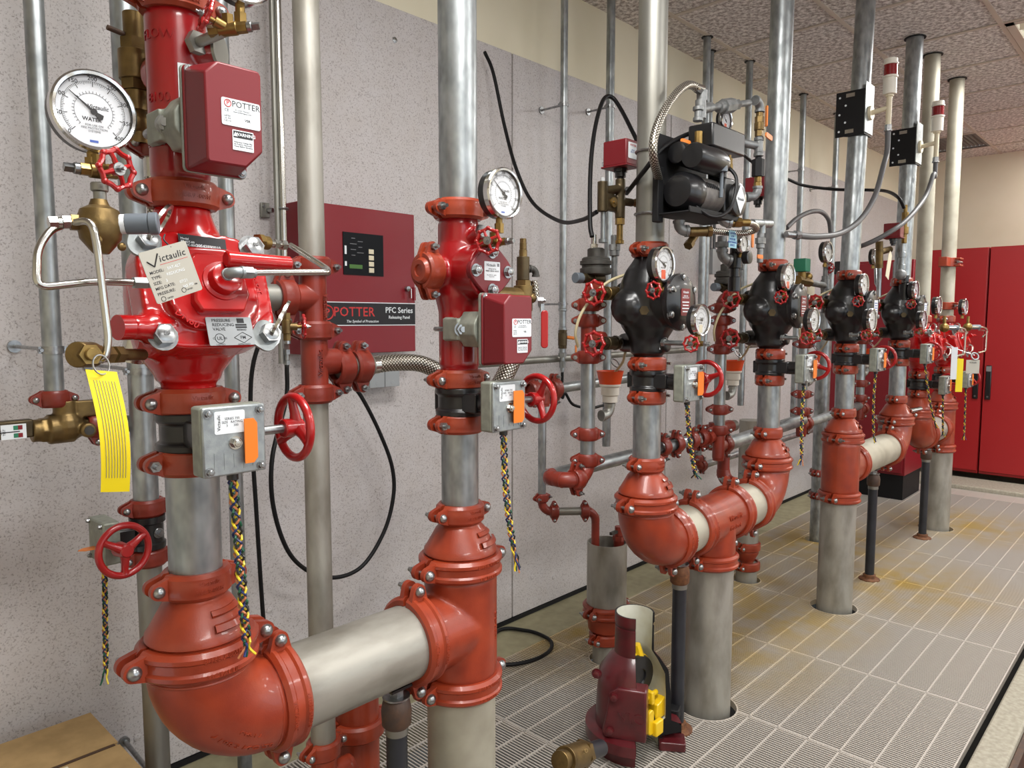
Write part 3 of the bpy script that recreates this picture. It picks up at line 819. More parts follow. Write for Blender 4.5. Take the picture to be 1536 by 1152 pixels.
# ---------------------------------------------------------------- vane flow switch box on a saddle
def flow_switch(p, label, words=True):
    """p: riser axis point behind the box centre; box faces -Y"""
    t = thing('flow_switch', label, 'flow switch', T(p), 'flow switches')
    w, h = .090, .150
    sad = G().lathe([(.046, -.036), (.054, -.034), (.056, 0), (.054, .034), (.046, .036)], 20, None, PI*1.02, PI*1.98)
    for s in (-1, 1): sad.box((s*.052, -.026, 0), (.016, .05, .05))
    sad.prism([(-.058, -.012), (-.040, -.04), (.04, -.04), (.058, -.012), (.058, .012), (.040, .04), (-.04, .04), (-.058, .012)], .05, .105, RX90)
    part('saddle', cached('fssad', lambda: cast(sad, .003, 4)), 'zinc_side', t)
    part('u_bolt', cached('fsub', lambda: G().tube(fillet([(-.052, -.075, 0), (-.052, .058, 0), (.052, .058, 0), (.052, -.075, 0)], .05, 8), .0055, 10)), 'zinc', t)
    for s in (-1, 1): part('saddle_nut', cached('fsnut', lambda: G().cyl((0, 0, 0), (0, 0, .003), .0165, 20).hexp((0, 0, .003), (0, 0, .013), .0125).cyl((0, 0, .012), (0, 0, .021), .0065, 14)), 'zinc', t, frame((s*.05, -.055, 0), (s*.55, -1, 0)))
    part('back_plate', cached('fsbp', lambda: G().prism(rrect(w+.012, h+.012, .008), .112, .117, RX90)), 'zinc_side', t)
    # chamfered cover
    def cov():
        g = G(); y0, y1 = -.117, -.185; a, b = w/2, h/2; c = .028
        prof_back = rrect(w+.010, h+.010, .008)
        g.prism(prof_back, .117, .123, RX90)
        # front outline with the two clipped corners
        fr = [(-a, -b+.004), (-a, b-.020), (-a+.020, b), (a-.004, b), (a, b-.006), (a, -b+c), (a-c, -b), (-a+.004, -b)]
        bk = [(-a-.003, -b-.002), (-a-.003, b-.004), (-a+.004, b+.003), (a-.002, b+.003), (a+.003, b-.004), (a+.003, -b+.012), (a-.012, -b-.003), (-a+.004, -b-.003)]
        vs = [(x, y0-.006, z) for x, z in bk]+[(x, y1, z) for x, z in fr]
        n = 8
        fs = [tuple(range(n)), tuple(range(2*n-1, n-1, -1))]+[(i, n+i, n+(i+1) % n, (i+1) % n) for i in range(n)]
        g.add(vs, fs)
        return g
    cv = part('cover', cached('fscov', cov), 'red_box', t, None, .004)
    for sx, sz in ((-.04, .072), (.04, -.072)): part('cover_screw', cached('fsscr', lambda: hexbolt_g(.006, .004)), 'zinc', t, frame((sx, -.123, sz), -Y))
    part('conduit_plug', cached('fsplug', lambda: G().cyl((.044, -.15, .01), (.056, -.15, .01), .013, 16)), 'red_box', t)
    lab = part('label_plate', cached('fslab', lambda: G().prism(rrect(.062, .040, .003), .1855, .1861, T(.010, 0, .004) @ RX90)), 'paper', cv)
    wl = part('warning_label', cached('fswl', lambda: G().prism(rrect(.034, .030, .001), .1855, .1861, T(.012, 0, -.036) @ RX90)), 'paper', cv)
    part('warning_band', cached('fswb', lambda: G().box((.012, -.1863, -.0275), (.031, .0005, .010))), 'ink', wl)
    if words:
        text('POTTER', .0125, 'ink', lab, T(.018, -.1862, .0165) @ RX90, .004, .0001)
        part('logo_ring', cached('fslogo', lambda: G().torus(.0052, .0007, 20, 6, frame((-.011, -.1862, .0165), -Y))), 'ink_red', lab)
        text('P', .009, 'ink_red', lab, T(-.011, -.1862, .0165) @ RX90, .02, .0001)
        text('St. Louis, Missouri\nwww.pottersignal.com', .0032, 'ink', lab, T(.012, -.1862, .007) @ RX90, 0, .0001)
        text('VSR', .0055, 'ink', lab, T(.020, -.1862, -.005) @ RX90, .02, .0001)
        text('CE', .006, 'ink', lab, T(-.013, -.1862, .006) @ RX90, .0, .0001)
        text('LISTED\nUL FM\nVdS 3.0', .0036, 'ink', lab, T(-.012, -.1862, -.006) @ RX90, 0, .0001)
        text('WARNING', .0068, 'paper', wl, T(.0155, -.1866, -.0275) @ RX90, .02, .0001)
        part('warning_triangle', cached('fstri', lambda: G().prism([(-.0035, -.003), (.0035, -.003), (0, .0035)], .1866, .1868, T(-.0005, 0, -.0275) @ RX90)), 'paper', wl)
        text('Hazardous Voltage May\nBe Present. Disconnect\nPower Before Servicing', .0031, 'ink', wl, T(.012, -.1862, -.042) @ RX90, .01, .0001)
    return t
# ================================================================ main risers: manifolds, reducers, couplings, pipes
ZH, CE6 = .715, .147                             # height of the 6 inch manifold, fitting centre-to-end
TX6 = [('6/168.3-005H', .0125, .014), ('VICTAULIC', .012, -.0145)]
TX3 = [('Victaulic', .011, .008), ('3/88.9-005H', .010, -.006)]
def zcoup(i, z, od, where, m='orange', flip=False, near=False):
    return coupling((RXS[i], PY_, z), Z, X, od, 'orange pipe coupling %s on the %s' % (where, RN[i]), m=m, flip=flip, txt=(TX6 if od == D6 else TX3) if near else None)
def xcoup(i, x, where, near=False):
    t = coupling((x, PY_, ZH), X, -Z, D6, 'large orange coupling on the horizontal pipe %s' % where, txt=TX6 if near else None)
    return t
NUTF = {1: (0, 1, 0, 0), 2: (0, 1, 0, 0), 3: (1, 1, 1, 0), 4: (1, 1, 1, 0), 5: (1, 1, 1, 1), 6: (1, 1, 1, 0), 7: (0, 0, 0, 0), 8: (0, 0, 0, 0)}
for i in range(1, 9):
    x = RXS[i]; near = i <= 3; f = NUTF[i]
    reducer((x, PY_, ZH+CE6+.001), D6, D3, .125, 'orange cone reducer under the %s' % RN[i])
    zcoup(i, ZH+CE6, D6, 'under the reducer cone', near=near, flip=bool(f[3]))
    zcoup(i, .986, D3, 'on top of the reducer cone', near=near)
    zl = 1.203 if i < 7 else 1.0
    if i < 7:
        pipe((x, PY_, .988), (x, PY_, 1.204), D3, 'short grey pipe between reducer cone and butterfly valve on the %s' % RN[i])
        zcoup(i, 1.203, D3, 'just below the butterfly valve', near=near, flip=bool(f[1]))
    zcoup(i, 1.307 if i < 7 else 1.105, D3, 'just above the butterfly valve', near=near, flip=bool(f[2]))
# manifold 1
elbow((RXS[1], PY_, ZH), Z, X, D6, CE6, 'big orange elbow at the lower left, nearest the camera', wrap=[('Y168.3 NO.20', .015, 1.05, .62), ('L-HP 1 T', .010, 1.05, .30)])
xcoup(1, RXS[1]+CE6, 'at the nearest big elbow', True)
pipe((RXS[1]+CE6, PY_, ZH), (RXS[2]-CE6, PY_, ZH), D6, 'thick bare horizontal pipe between the nearest elbow and tee', 'pipe_bare')
xcoup(1, RXS[2]-CE6, 'at the nearest tee', True)
tee((RXS[2], PY_, ZH), Z, -X, D6, CE6, 'big orange tee below the %s' % RN[2])
for o_ in [q for q in bpy.data.objects if q.name == 'pipe_tee']: part('raised_lettering', bent_text('C-E=6.0IN', .016, .0885, .0014, .0, True), 'orange', o_, R(28))
zcoup(2, ZH-CE6, D6, 'below the nearest tee', near=True)
pipe((RXS[2], PY_, -.45), (RXS[2], PY_, ZH-CE6), D6, 'thick cream-grey pipe rising through the floor below the nearest tee', 'pipe_cream')
# manifold 2
xt = 2.445
elbow((RXS[3], PY_, ZH), Z, X, D6, CE6, 'big orange elbow under the compressor riser')
xcoup(3, RXS[3]+CE6, 'at the elbow under the compressor riser', True)
pipe((RXS[3]+CE6, PY_, ZH), (xt-CE6, PY_, ZH), D6, 'short cream pipe left of the middle manifold tee', 'pipe_cream')
xcoup(3, xt-CE6, 'left of the middle manifold tee', True)
tee((xt, PY_, ZH), X, -Z, D6, CE6, 'big orange tee with its branch pointing down in the middle manifold', letters=[('Victaulic', .03, T(.02, -.0885, .02) @ RX90), ('Firelock', .026, T(.02, -.088, -.015) @ RX90)])
xcoup(3, xt+CE6, 'right of the middle manifold tee')
pipe((xt+CE6, PY_, ZH), (RXS[4]-CE6, PY_, ZH), D6, 'short cream pipe right of the middle manifold tee', 'pipe_cream')
xcoup(4, RXS[4]-CE6, 'at the elbow under the second black-valve riser')
elbow((RXS[4], PY_, ZH), Z, -X, D6, CE6, 'big orange elbow under the second black-valve riser')
coupling((xt, PY_, ZH-CE6), Z, X, D6, 'large orange coupling below the middle manifold tee')
pipe((xt, PY_, -.45), (xt, PY_, ZH-CE6), D6, 'thick grey pipe rising through the floor behind the cutaway valve', 'pipe_bare')
# manifold 3
tee((RXS[5]-.02, PY_, ZH), Z, X, D6, CE6, 'big orange tee under the third black-valve riser')
coupling((RXS[5]-.02, PY_, ZH-CE6), Z, X, D6, 'large orange coupling below the tee under the third black-valve riser')
pipe((3.755, PY_, -.45), (3.765, PY_, ZH-CE6), D6, 'thick grey pipe rising through the floor right of the middle of the picture', 'pipe_bare')
xcoup(5, RXS[5]-.02+CE6, 'right of the third black-valve tee')
pipe((RXS[5]-.02+CE6, PY_, ZH), (RXS[6]-CE6, PY_, ZH), D6, 'thick cream horizontal pipe between third and fourth black-valve risers', 'pipe_cream')
xcoup(6, RXS[6]-CE6, 'at the elbow under the fourth black-valve riser')
elbow((RXS[6], PY_, ZH), Z, -X, D6, CE6, 'big orange elbow under the fourth black-valve riser')
# manifold 4
elbow((RXS[7], PY_, ZH), Z, X, D6, CE6, 'big orange elbow under the far small valve riser')
xcoup(7, RXS[7]+CE6, 'at the farthest elbow')
pipe((RXS[7]+CE6, PY_, ZH), (RXS[8]-CE6, PY_, ZH), D6, 'thick grey horizontal pipe of the farthest manifold', 'pipe_bare')
xcoup(8, RXS[8]-CE6, 'left of the farthest tee')
tee((RXS[8], PY_, ZH), Z, -X, D6, CE6, 'big orange tee nearest the red cabinets')
zcoup(8, ZH-CE6, D6, 'below the farthest tee')
pipe((RXS[8], PY_, -.45), (RXS[8], PY_, ZH-CE6), D6, 'thick grey pipe rising through the floor nearest the red cabinets', 'pipe_bare')
# butterfly valves
butterfly(1, .022, .022, (.02, -.142, -.375), loose=.14)
butterfly(2, .034, .020, (.045, -.15, -.40), (-.012, 0, 0), loose=.3)
butterfly(3, .034, .026, (.09, -.13, -.315), (-.01, 0, 0), loose=.12)
butterfly(4, .034, .026, (.06, -.12, -.40), (-.01, 0, 0))
butterfly(5, .034, .026, (.09, -.12, -.42), (-.02, 0, 0))
butterfly(6, .034, .026, (.24, -.16, -.46), (-.03, 0, 0))
butterfly(7, .034, .026, (.14, -.12, -.34), (0, 0, 0), M=T(RXS[7], PY_, 1.048))
butterfly(8, .034, .026, (.03, -.14, -.42), (0, 0, 0), M=T(RXS[8], PY_, 1.048), label='black butterfly valve with grey gear box on the last riser by the cabinets')
# upper riser pipes to the ceiling
def upper(i, z0, m='galv', od=D3, x1=None):
    pipe((RXS[i], PY_, z0), (x1 or RXS[i], PY_, CEIL+.08), od, 'tall grey pipe to the ceiling above the %s' % RN[i], m)
    cr = G().lathe([(od/2+.001, 0), (od/2+.012, 0), (od/2+.012, .003), (od/2+.001, .003)], 28)
    part('ceiling_hole_ring', cr, 'black_matte', CE, T(x1 or RXS[i], PY_, CEIL-.001))
upper(1, 1.975); upper(2, 1.702); upper(3, 1.665, 'galv_dull'); upper(4, 1.665, 'galv', D3, 2.93); upper(5, 1.665, 'galv', D3, 3.88)
upper(6, 1.665, 'galv', D3, 4.70); upper(7, 1.455, 'pipe_cream', D3, 5.07); upper(8, 1.455, 'pipe_cream', D3, 5.68)
# ================================================================ fittings helpers
def stack(p, d, segs, g=None):
    """cylinders (length, radius, sides) one after another from p along d"""
    g = g or G(); p = Vector(p); d = Vector(d).normalized()
    for L, r, n in segs:
        if r > 0: g.cyl(p, p+d*L, r, n, None, min(.0012, r*.1, L*.2) if n > 8 else 0)
        p = p+d*L
    return g
def bend_g(p, da, db, r, ce, n=8, k=1.0, collar=True):
    """small screwed elbow"""
    p = Vector(p); da, db = Vector(da).normalized(), Vector(db).normalized()
    pts = [p+da*ce]
    for i in range(n+1):
        a = PI/2*i/n; q = ce*.72
        pts.append(p+da*q+db*q-da*q*math.sin(a)-db*q*math.cos(a))
    pts.append(p+db*ce)
    g = G().tube(pts, r*k, 16)
    if collar:
        for d in (da, db): g.cyl(p+d*(ce-r*.55), p+d*ce, r*1.16, 18)
    return g
def hose(pts, r, label, m='braid', name='braided_hose', n=8, sides=14, ends=True, cat='hose'):
    P = spline(pts, n); t = thing(name, label, cat, T(pts[0]))
    o = Vector(pts[0]); P = [p-o for p in P]
    part('sleeve', G().tube(P, r, sides), m, t)
    if ends:
        for a, b in ((P[0], P[1]), (P[-1], P[-2])):
            d = (a-b).normalized(); part('ferrule', G().cyl(a-d*.03, a+d*.012, r*1.06, 20), 'stainless', t)
    return t
def cable(pts, r, label, m='rubber', name='black_cable', n=10, cat='cable', group=None):
    o = Vector(pts[0])
    return solo(name, G().tube([p-o for p in spline(pts, n)], r, 10), m, label, cat, group, T(o))
def standoff(p, od, label, wall=WY-.006):
    """split pipe ring on a rod from the wall"""
    p = Vector(p); t = thing('pipe_clamp', label, 'pipe clamp', T(p), 'wall pipe clamps')
    part('rod', G().cyl((0, od/2+.002, 0), (0, wall-p.y-.002, 0), .005, 10), 'zinc', t)
    part('ring', G().lathe([(od/2+.0008, -.009), (od/2+.004, -.009), (od/2+.004, .009), (od/2+.0008, .009)], 24), 'zinc', t)
    part('ring_bolt', G().cyl((-od/2-.004, -.014, 0), (-od/2-.004, .016, 0), .004, 10).cyl((od/2+.004, -.014, 0), (od/2+.004, .016, 0), .004, 10).box((-od/2-.005, 0, 0), (.008, .012, .016)).box((od/2+.005, 0, 0), (.008, .012, .016)), 'zinc', t)
    part('wall_flange', G().cyl((0, wall-p.y-.007, 0), (0, wall-p.y, 0), .017, 18), 'zinc', t)
    return t
# ================================================================ riser 1: pressure reducing valve
x1 = RXS[1]
def prv(i=1, zc=1.48, label='glossy red pressure reducing valve with bolted cover behind the hanging grey tag', near=True):
    t = thing('pressure_reducing_valve', label, 'valve', T(RXS[i], PY_, zc), 'red pressure reducing valves')
    n = Vector((0, -math.cos(math.radians(18)), math.sin(math.radians(18)))); C = Vector((0, -.098, .017))
    F = frame(C, n, X)
    def body():
        g = G().lathe([(.0445, -.155), (.0445, -.142), (.052, -.138), (.056, -.125), (.082, -.09), (.094, -.04), (.096, .01), (.088, .06), (.066, .1), (.054, .122), (.0475, .14), (.0445, .155)], 40)
        g.prism(rrect(.215, .196, .06, 6), -.062, -.006, F)
        g.prism(rrect(.15, .135, .05, 6), -.08, .012, F)
        g.cyl((-.04, -.09, -.048), (-.135, -.115, -.045), .0195, 22)
        g.ball((-.098, -.10, -.046), .027, 16)
        g.cyl((-.05, -.03, -.09), (-.09, -.06, -.075), .018, 18)
        return cast(g, .0036, 7)
    b = part('body', cached('prvbody', body), 'red_gloss', t)
    part('stub_face', G().cyl((-.133, -.1145, -.045), (-.152, -.119, -.045), .0188, 24), 'red_gloss', t)
    cap = [(-.043, -.03), (-.034, -.048), (.036, -.048), (.05, -.02), (.046, .02), (.034, .05), (-.03, .05), (-.044, .034), (-.036, .012)]
    c = part('cover', G().prism(cap, .006, .030, F), 'red_gloss', t, None, .004)
    part('cover_boss', G().lathe([(.033, .028), (.032, .033), (.0255, .034), (.0245, .052), (.021, .054)], 28, F @ T(.006, .002, 0)), 'red_gloss', c)
    part('indicator_tube', G().cyl((.0, -.152, .062), (.112, -.152, .060), .0125, 20, None, .002), 'red_gloss', c)
    for k, (sx, sy) in enumerate(((-1, 1), (1, 1), (-1, -1), (1, -1))):
        M = F @ T(sx*.087, sy*.078, -.006)
        bo = part('cover_bolt', cached('prvbolt', lambda: hexbolt_g(.0172, .015)), 'zinc', t, M)
        if near: part('bolt_mark', text_mesh('B8', .009, .02, .0006), 'zinc', bo, T(0, 0, .0195))
        if k in (0, 3):
            ls = (R(-20) if k == 0 else R(-35))
            part('lifting_tab', G().prism(rrect(.046, .052, .018, 5, -.003, -.004), -.003, .0025), 'zinc_cover', bo, ls)
            e = [(x*1.0, y*1.35) for x, y in disc(.027, 28)]; inn = [(x*.68, y*1.1) for x, y in disc(.027, 28)]
            gg = G(); vs = [(x, y, z) for z in (0, .005) for ring in (e, inn) for x, y in ring]; N = 28; fs = []
            for i in range(N):
                j = (i+1) % N
                fs += [(i, j, N+j, N+i)[::-1], (2*N+i, 2*N+j, 3*N+j, 3*N+i), (i, j, 2*N+j, 2*N+i), (N+i, N+j, 3*N+j, 3*N+i)[::-1]]
            gg.add(vs, fs)
            part('lifting_ring', gg, 'stainless', bo, T(.016, .024, .02) @ R(-38) @ R(72, 'Y'))
    if not near: return t
    # labels
    bp = part('model_plate', G().box((0, 0, 0), (.078, .024, .0012), F @ T(.0, .078, .0) @ R(-3)), 'ink', t)
    text('Model\nFP-42T-00\nPED/C-000 WP 365 PSI', .0052, 'paper', bp, F @ T(-.036, .079, .0008) @ R(-3), .0, .0001, 'LEFT')
    text('20542830010', .0075, 'paper', bp, F @ T(.008, .072, .0008) @ R(-3), .01, .0001)
    sp = part('approval_plate', G().prism(rrect(.076, .047, .002), 0, .0012, F @ T(.012, -.0775, .0145)), 'silver_plate', t)
    P = F @ T(.012, -.0775, .0159)
    text('PRESSURE\nREDUCING\nVALVE', .0072, 'ink', sp, P @ T(-.029, .0105, 0), .012, .0001, 'LEFT')
    text('UL', .008, 'ink', sp, P @ T(-.020, -.012, 0), .01, .0001); part('mark_ring', G().torus(.0078, .0005, 24, 5, P @ T(-.020, -.012, 0)), 'ink', sp)
    text('C          US', .005, 'ink', sp, P @ T(-.020, -.012, 0), 0, .0001); text('LISTED', .0048, 'ink', sp, P @ T(-.020, -.0225, 0), 0, .0001)
    dm = [(0, .009), (.015, 0), (0, -.009), (-.015, 0)]
    for q in range(4):
        a, b2 = Vector(dm[q]), Vector(dm[(q+1) % 4]); part('mark_diamond', G().tube([(a.x, a.y, 0), (b2.x, b2.y, 0)], .0005, 5), 'ink', sp, P @ T(.019, -.011, 0))
    text('FM', .0075, 'ink', sp, P @ T(.019, -.011, 0), .01, .0001); text('APPROVED', .0044, 'ink', sp, P @ T(.019, -.0225, 0), 0, .0001)
    part('maker_emblem', G().box((.019, .0175, 0), (.012, .008, .0003), P).box((.019, .0105, 0), (.019, .003, .0003), P).box((.019, .0065, 0), (.019, .003, .0003), P), 'ink', sp)
    text('BERMAD', .0042, 'ink', sp, P @ T(.019, .002, 0), .01, .0001)
    for s, q in (('DN80', T(-.052, -.055, .010) @ R(-40)), ('FP42T', T(.075, .01, .006) @ R(-80))): text(s, .016, 'red_gloss', t, F @ q, .01, .0015, name='raised_lettering')
    return t
prv()
coupling((x1, PY_, 1.656), Z, X, D3, 'orange coupling between the red pressure reducing valve and the red flow switch riser', txt=[('Victaulic', .011, .008), ('3/88.9 -009N', .010, -.006)])
coupling((x1, PY_, 1.972), Z, X, D3, 'orange coupling at the very top left corner above the red riser', txt=[('Victaulic', .011, -.008)])
def red_riser():
    t = thing('red_riser_pipe', 'glossy dark red riser casting carrying the upper left flow switch', 'pipe', T(x1, PY_, 1.656))
    g = G().lathe([(.0445, 0), (.0445, .026), (.0475, .03), (.0475, .288), (.0445, .292), (.0445, .318)], 40)
    g.cyl((.02, -.03, .235), (.045, -.062, .235), .026, 24, .023).cyl((0, 0, .21), (0, .07, .21), .035, 24)
    part('body', cast(g, .0032, 5), 'red_deep', t)
    part('boss_washer', G().cyl((.044, -.060, .235), (.047, -.064, .235), .026, 24), 'galv_dull', t)
    for s, z in (('FLOW', .25), ('8100', .15), ('LISTED', .08)): part('raised_lettering', bent_text(s, .022, .0478, .001, .0), 'red_deep', t, T(0, 0, z) @ R(-62))
    pl = part('name_plate', G().lathe([(.0482, .10), (.0488, .10), (.0488, .205), (.0482, .205)], 10, None, -PI*.62, -PI*.28), 'paper', t)
    part('lettering', bent_text('Victaulic', .013, .049, .0003, .01), 'ink', pl, T(0, 0, .192) @ R(8))
    return t
red_riser()
flow_switch((x1+.006, PY_, 1.756), 'dark red flow switch box high on the nearest riser at the upper left')
# gauge valve at the top of riser 1
def gauge_valve(name, label, p, d, wheel_d, up=.0, m='brass', Rm=.024, L=.03, plug=None):
    t = thing(name, label, 'valve', T(p), 'small gauge valves')
    d, wd = Vector(d).normalized(), Vector(wheel_d).normalized()
    part('body', stack(-d*L, d, [(L*.5, .009, 6), (L, .0105, 16), (L*.5, .009, 6)]).cyl((0, 0, 0), wd*.022, .0085, 14).hexp((0, 0, .004), (0, 0, .022), .0095), m, t)
    part('valve_stem', G().cyl(wd*.02, wd*.04, .004, 10), 'brass', t)
    small_wheel(t, frame(wd*.036, wd), Rm)
    part('plug', stack(d*L, d, [(.008, .008, 16), (.012, .0062, 4)]), 'zinc', t)
    return t
gauge_valve('gauge_valve', 'small red wheel gauge valve on the nipple above the upper left flow switch', at(342, 44, 1.15), (.7, -.7, .12), (-.85, .1, .3), Rm=.022)
solo('pipe_nipple', stack((0, 0, 0), at(335, 48, 1.155)-at(292, 66, 1.225), [(.012, .019, 6), (.06, .0085, 18)]), 'galv_dull', 'short grey nipple under the gauge valve at the top left', 'pipe fitting', None, T(at(292, 66, 1.225)))
gauge(at(366, -50, 1.13), 'pressure gauge cut off by the top edge at the upper left', .054, stem=.04)
# ---- pilot trim left of riser 1
gc = at(142, 167, 1.14)
gauge(gc, 'large round water pressure gauge at the upper left, front on', .0545, needle=142, stem=.022)
gv = at(148, 257, 1.15)
gauge_valve('gauge_valve', 'red wheel gauge valve directly under the upper left pressure gauge', gv, (-1, 0, 0), (.35, -1, 0), Rm=.025, L=.024)
solo('pipe_nipple', stack((0, 0, 0), -Z, [(.012, .0115, 18), (.026, .0085, 18), (.008, .0115, 18)]), 'galv_dull', 'short grey nipple between gauge valve and brass pilot regulator', 'pipe fitting', None, T(gv-Z*.016))
rg = at(150, 337, 1.12)
def pilot():
    t = thing('pilot_regulator', 'brass pilot regulator with grey cap and bent steel tubing at the left', 'regulator', T(rg))
    part('body', G().lathe([(.010, .034), (.013, .026), (.024, .02), (.029, .006), (.0295, -.004), (.027, -.012), (.026, -.02), (.015, -.034), (.010, -.04)], 28).hexp((-.012, 0, 0), (-.036, .002, 0), .0115).ball((-.012, -.026, -.024), .006, 8).ball((.02, -.02, -.03), .006, 8), 'bronze', t)
    kd = Vector((.86, -.5, .06)).normalized()
    part('cap_sleeve', stack(kd*.018, kd, [(.016, .0135, 24)]), 'paper', t)
    part('adjusting_cap', stack(kd*.032, kd, [(.03, .0145, 16), (.012, .0155, 24)]), 'grey_plastic', t)
    part('inlet_fitting', stack((-.034, .002, 0), (-1, .02, -.1), [(.012, .0095, 6), (.006, .007, 14), (.010, .0085, 6)]), 'stainless', t)
    A = lambda px, py, Yp: at(px, py, Yp)-rg
    tb1 = fillet([A(97, 337, 1.13), A(76, 344, 1.12), A(56, 372, 1.11), A(54, 432, 1.10), A(140, 422, 1.11), A(206, 424, 1.12)], .018, 6)
    part('tubing', G().tube(tb1, .0052, 12), 'stainless', t)
    part('tube_nut', stack(A(200, 424, 1.12), (1, 0, 0), [(.018, .0088, 6), (.010, .0075, 14)]), 'zinc_cover', t)
    tb2 = fillet([A(97, 337, 1.13), A(138, 329, 1.09), A(146, 370, 1.085), A(163, 512, 1.08), A(157, 541, 1.08), A(138, 536, 1.09)], .02, 6)
    part('tubing', G().tube(tb2, .0052, 12), 'stainless', t)
    return t
pilot()
def ytest():
    p = at(128, 532, 1.10)
    t = thing('brass_cock', 'brass test cock at the lower left of the red valve', 'valve', T(p))
    e = at(215, 532, 1.20)-p; d = e.normalized(); L = e.length
    part('body', stack(-d*.018, d, [(.034, .0175, 22), (.012, .0145, 6)]), 'bronze', t)
    part('nut', stack(d*.03, d, [(.006, .009, 16), (.022, .0125, 6), (.006, .0085, 14), (.02, .0135, 6), (max(.01, L-.085), .009, 16)]), 'bronze', t)
    part('cap', stack((0, -.012, 0), (0, -1, .1), [(.012, .0145, 6), (.008, .0085, 14)]), 'brass', t)
    return t
ytest()
def yellow_tag():
    p = at(152, 556, 1.06)
    t = thing('yellow_tag', 'long yellow printed tag curling down from the brass test cock', 'tag', T(p))
    W, n = .038, 12; q = at(172, 738, 1.06)-p
    def P(u, s): return Vector((q.x*u*u*1.0+(s-.5)*W*(1-.05*u)+.006*math.sin(u*3), -.012*math.sin(u*PI), q.z*u-(s-.5)*W*.14))
    g = G(); vs = []; fs = []
    for i in range(n+1):
        for s in (0, 1): vs.append(P(i/n, s))
    k = len(vs); vs += [v+Vector((0, .0006, 0)) for v in vs]
    for i in range(n):
        fs += [(2*i, 2*i+1, 2*i+3, 2*i+2)[::-1], (k+2*i, k+2*i+1, k+2*i+3, k+2*i+2)]
        fs += [(2*i, 2*i+2, k+2*i+2, k+2*i), (2*i+1, k+2*i+1, k+2*i+3, 2*i+3)]
    g.add(vs, fs); part('tag_sheet', g, 'yellow', t)
    pr = G()
    for r in range(1, 9):
        s0 = .08+.095*r
        pts = [P(.08+.8*i/14, s0)-Vector((0, .0004, 0)) for i in range(15)]
        pr.tube(pts, .00035, 4)
    part('printed_lines', pr, 'ink_soft', t)
    part('hanging_ring', G().torus(.013, .0012, 24, 6, frame((0, .0, .008), (.5, -1, .2))), 'zinc', t)
    return t
yellow_tag()
def grey_tag():
    p = at(257, 408, 1.055)
    M = T(p) @ R(4) @ RX90 @ R(19)
    t = thing('metal_tag', 'square grey metal data tag hanging in front of the red pressure reducing valve', 'tag', M)
    part('plate', G().prism(rrect(.070, .072, .003), -.0006, .0006), 'tag_grey', t)
    V = [(-.028, .022), (-.020, .013), (-.010, .029)]
    part('logo_tick', G().tube([(V[0][0], V[0][1], .0008), (V[1][0], V[1][1], .0008)], .0010, 6).tube([(V[1][0], V[1][1], .0008), (V[2][0], V[2][1], .0008)], .0010, 6), 'ink', t)
    text('ictaulic', .0125, 'ink', t, T(.009, .021, .0007), .012, .0001, shear=.1, space=1.1)
    part('logo_line', G().box((.009, .0135, .0007), (.042, .0006, .0002)), 'ink_red', t)
    for s, y in (('MODEL:', .006), ('TYPE:', -.0015), ('SIZE:', -.009), ('MFG DATE:', -.0165), ('PRESSURE:', -.024)): text(s, .0058, 'ink', t, T(-.030, y, .0007), .01, .0001, 'LEFT')
    for s, x, y in (('FAT-42T', -.004, .006), ('REDUCING', -.008, -.0015), ('3', -.012, -.009), ('07/21', .006, -.0165), ('365 PSI', .008, -.024)): text(s, .0055, 'paper', t, T(x, y, .0007), 0, .0001, 'LEFT')
    for x, y in ((-.024, -.0315), (.008, -.0285)): part('mark_ring', G().torus(.0032, .0004, 16, 5, T(x, y, .0007)), 'ink', t)
    text('LISTED', .003, 'ink', t, T(-.014, -.0325, .0007), .01, .0001); text('LISTED', .003, 'ink', t, T(.017, -.0295, .0007), .01, .0001); text('FM', .0034, 'ink', t, T(.028, -.0255, .0007), .01, .0001)
    part('hanging_tie', G().tube(spline([(.012, .032, .0), (.008, .044, -.004), (.016, .05, -.012)], 5), .0011, 6), 'ink', t)
    return t
grey_tag()
# stainless tubing right of the red valve
def right_tubing():
    p = at(347, 414, 1.10)
    t = thing('sensing_tube', 'bent stainless sensing tube with elbow fitting at the right of the red valve', 'tubing', T(p))
    A = lambda px, py, Yp: at(px, py, Yp)-p
    part('elbow_fitting', bend_g((0, -.004, .006), (0, 1, -.2), X, .0085, .018, 6), 'zinc_cover', t)
    part('tube_nut', stack((.016, -.004, .006), X, [(.016, .010, 6), (.006, .0072, 14)]), 'zinc_cover', t)
    part('tubing', G().tube(fillet([(.03, -.004, .006), A(492, 408, 1.09), A(492, 404, 1.12), A(436, 368, 1.26)], .012, 8), .0052, 12), 'stainless', t)
    q = A(428, 368, 1.26)
    part('union', stack(q, (-1, -.3, .02), [(.012, .0095, 6), (.008, .007, 14), (.010, .0085, 6), (.012, .007, 14)]), 'stainless', t)
    part('brass_union', stack(q+Vector((-.042, -.0126, .0)), (-1, -.3, .02), [(.016, .0125, 20), (.010, .0145, 6)]), 'brass', t)
    return t
right_tubing()
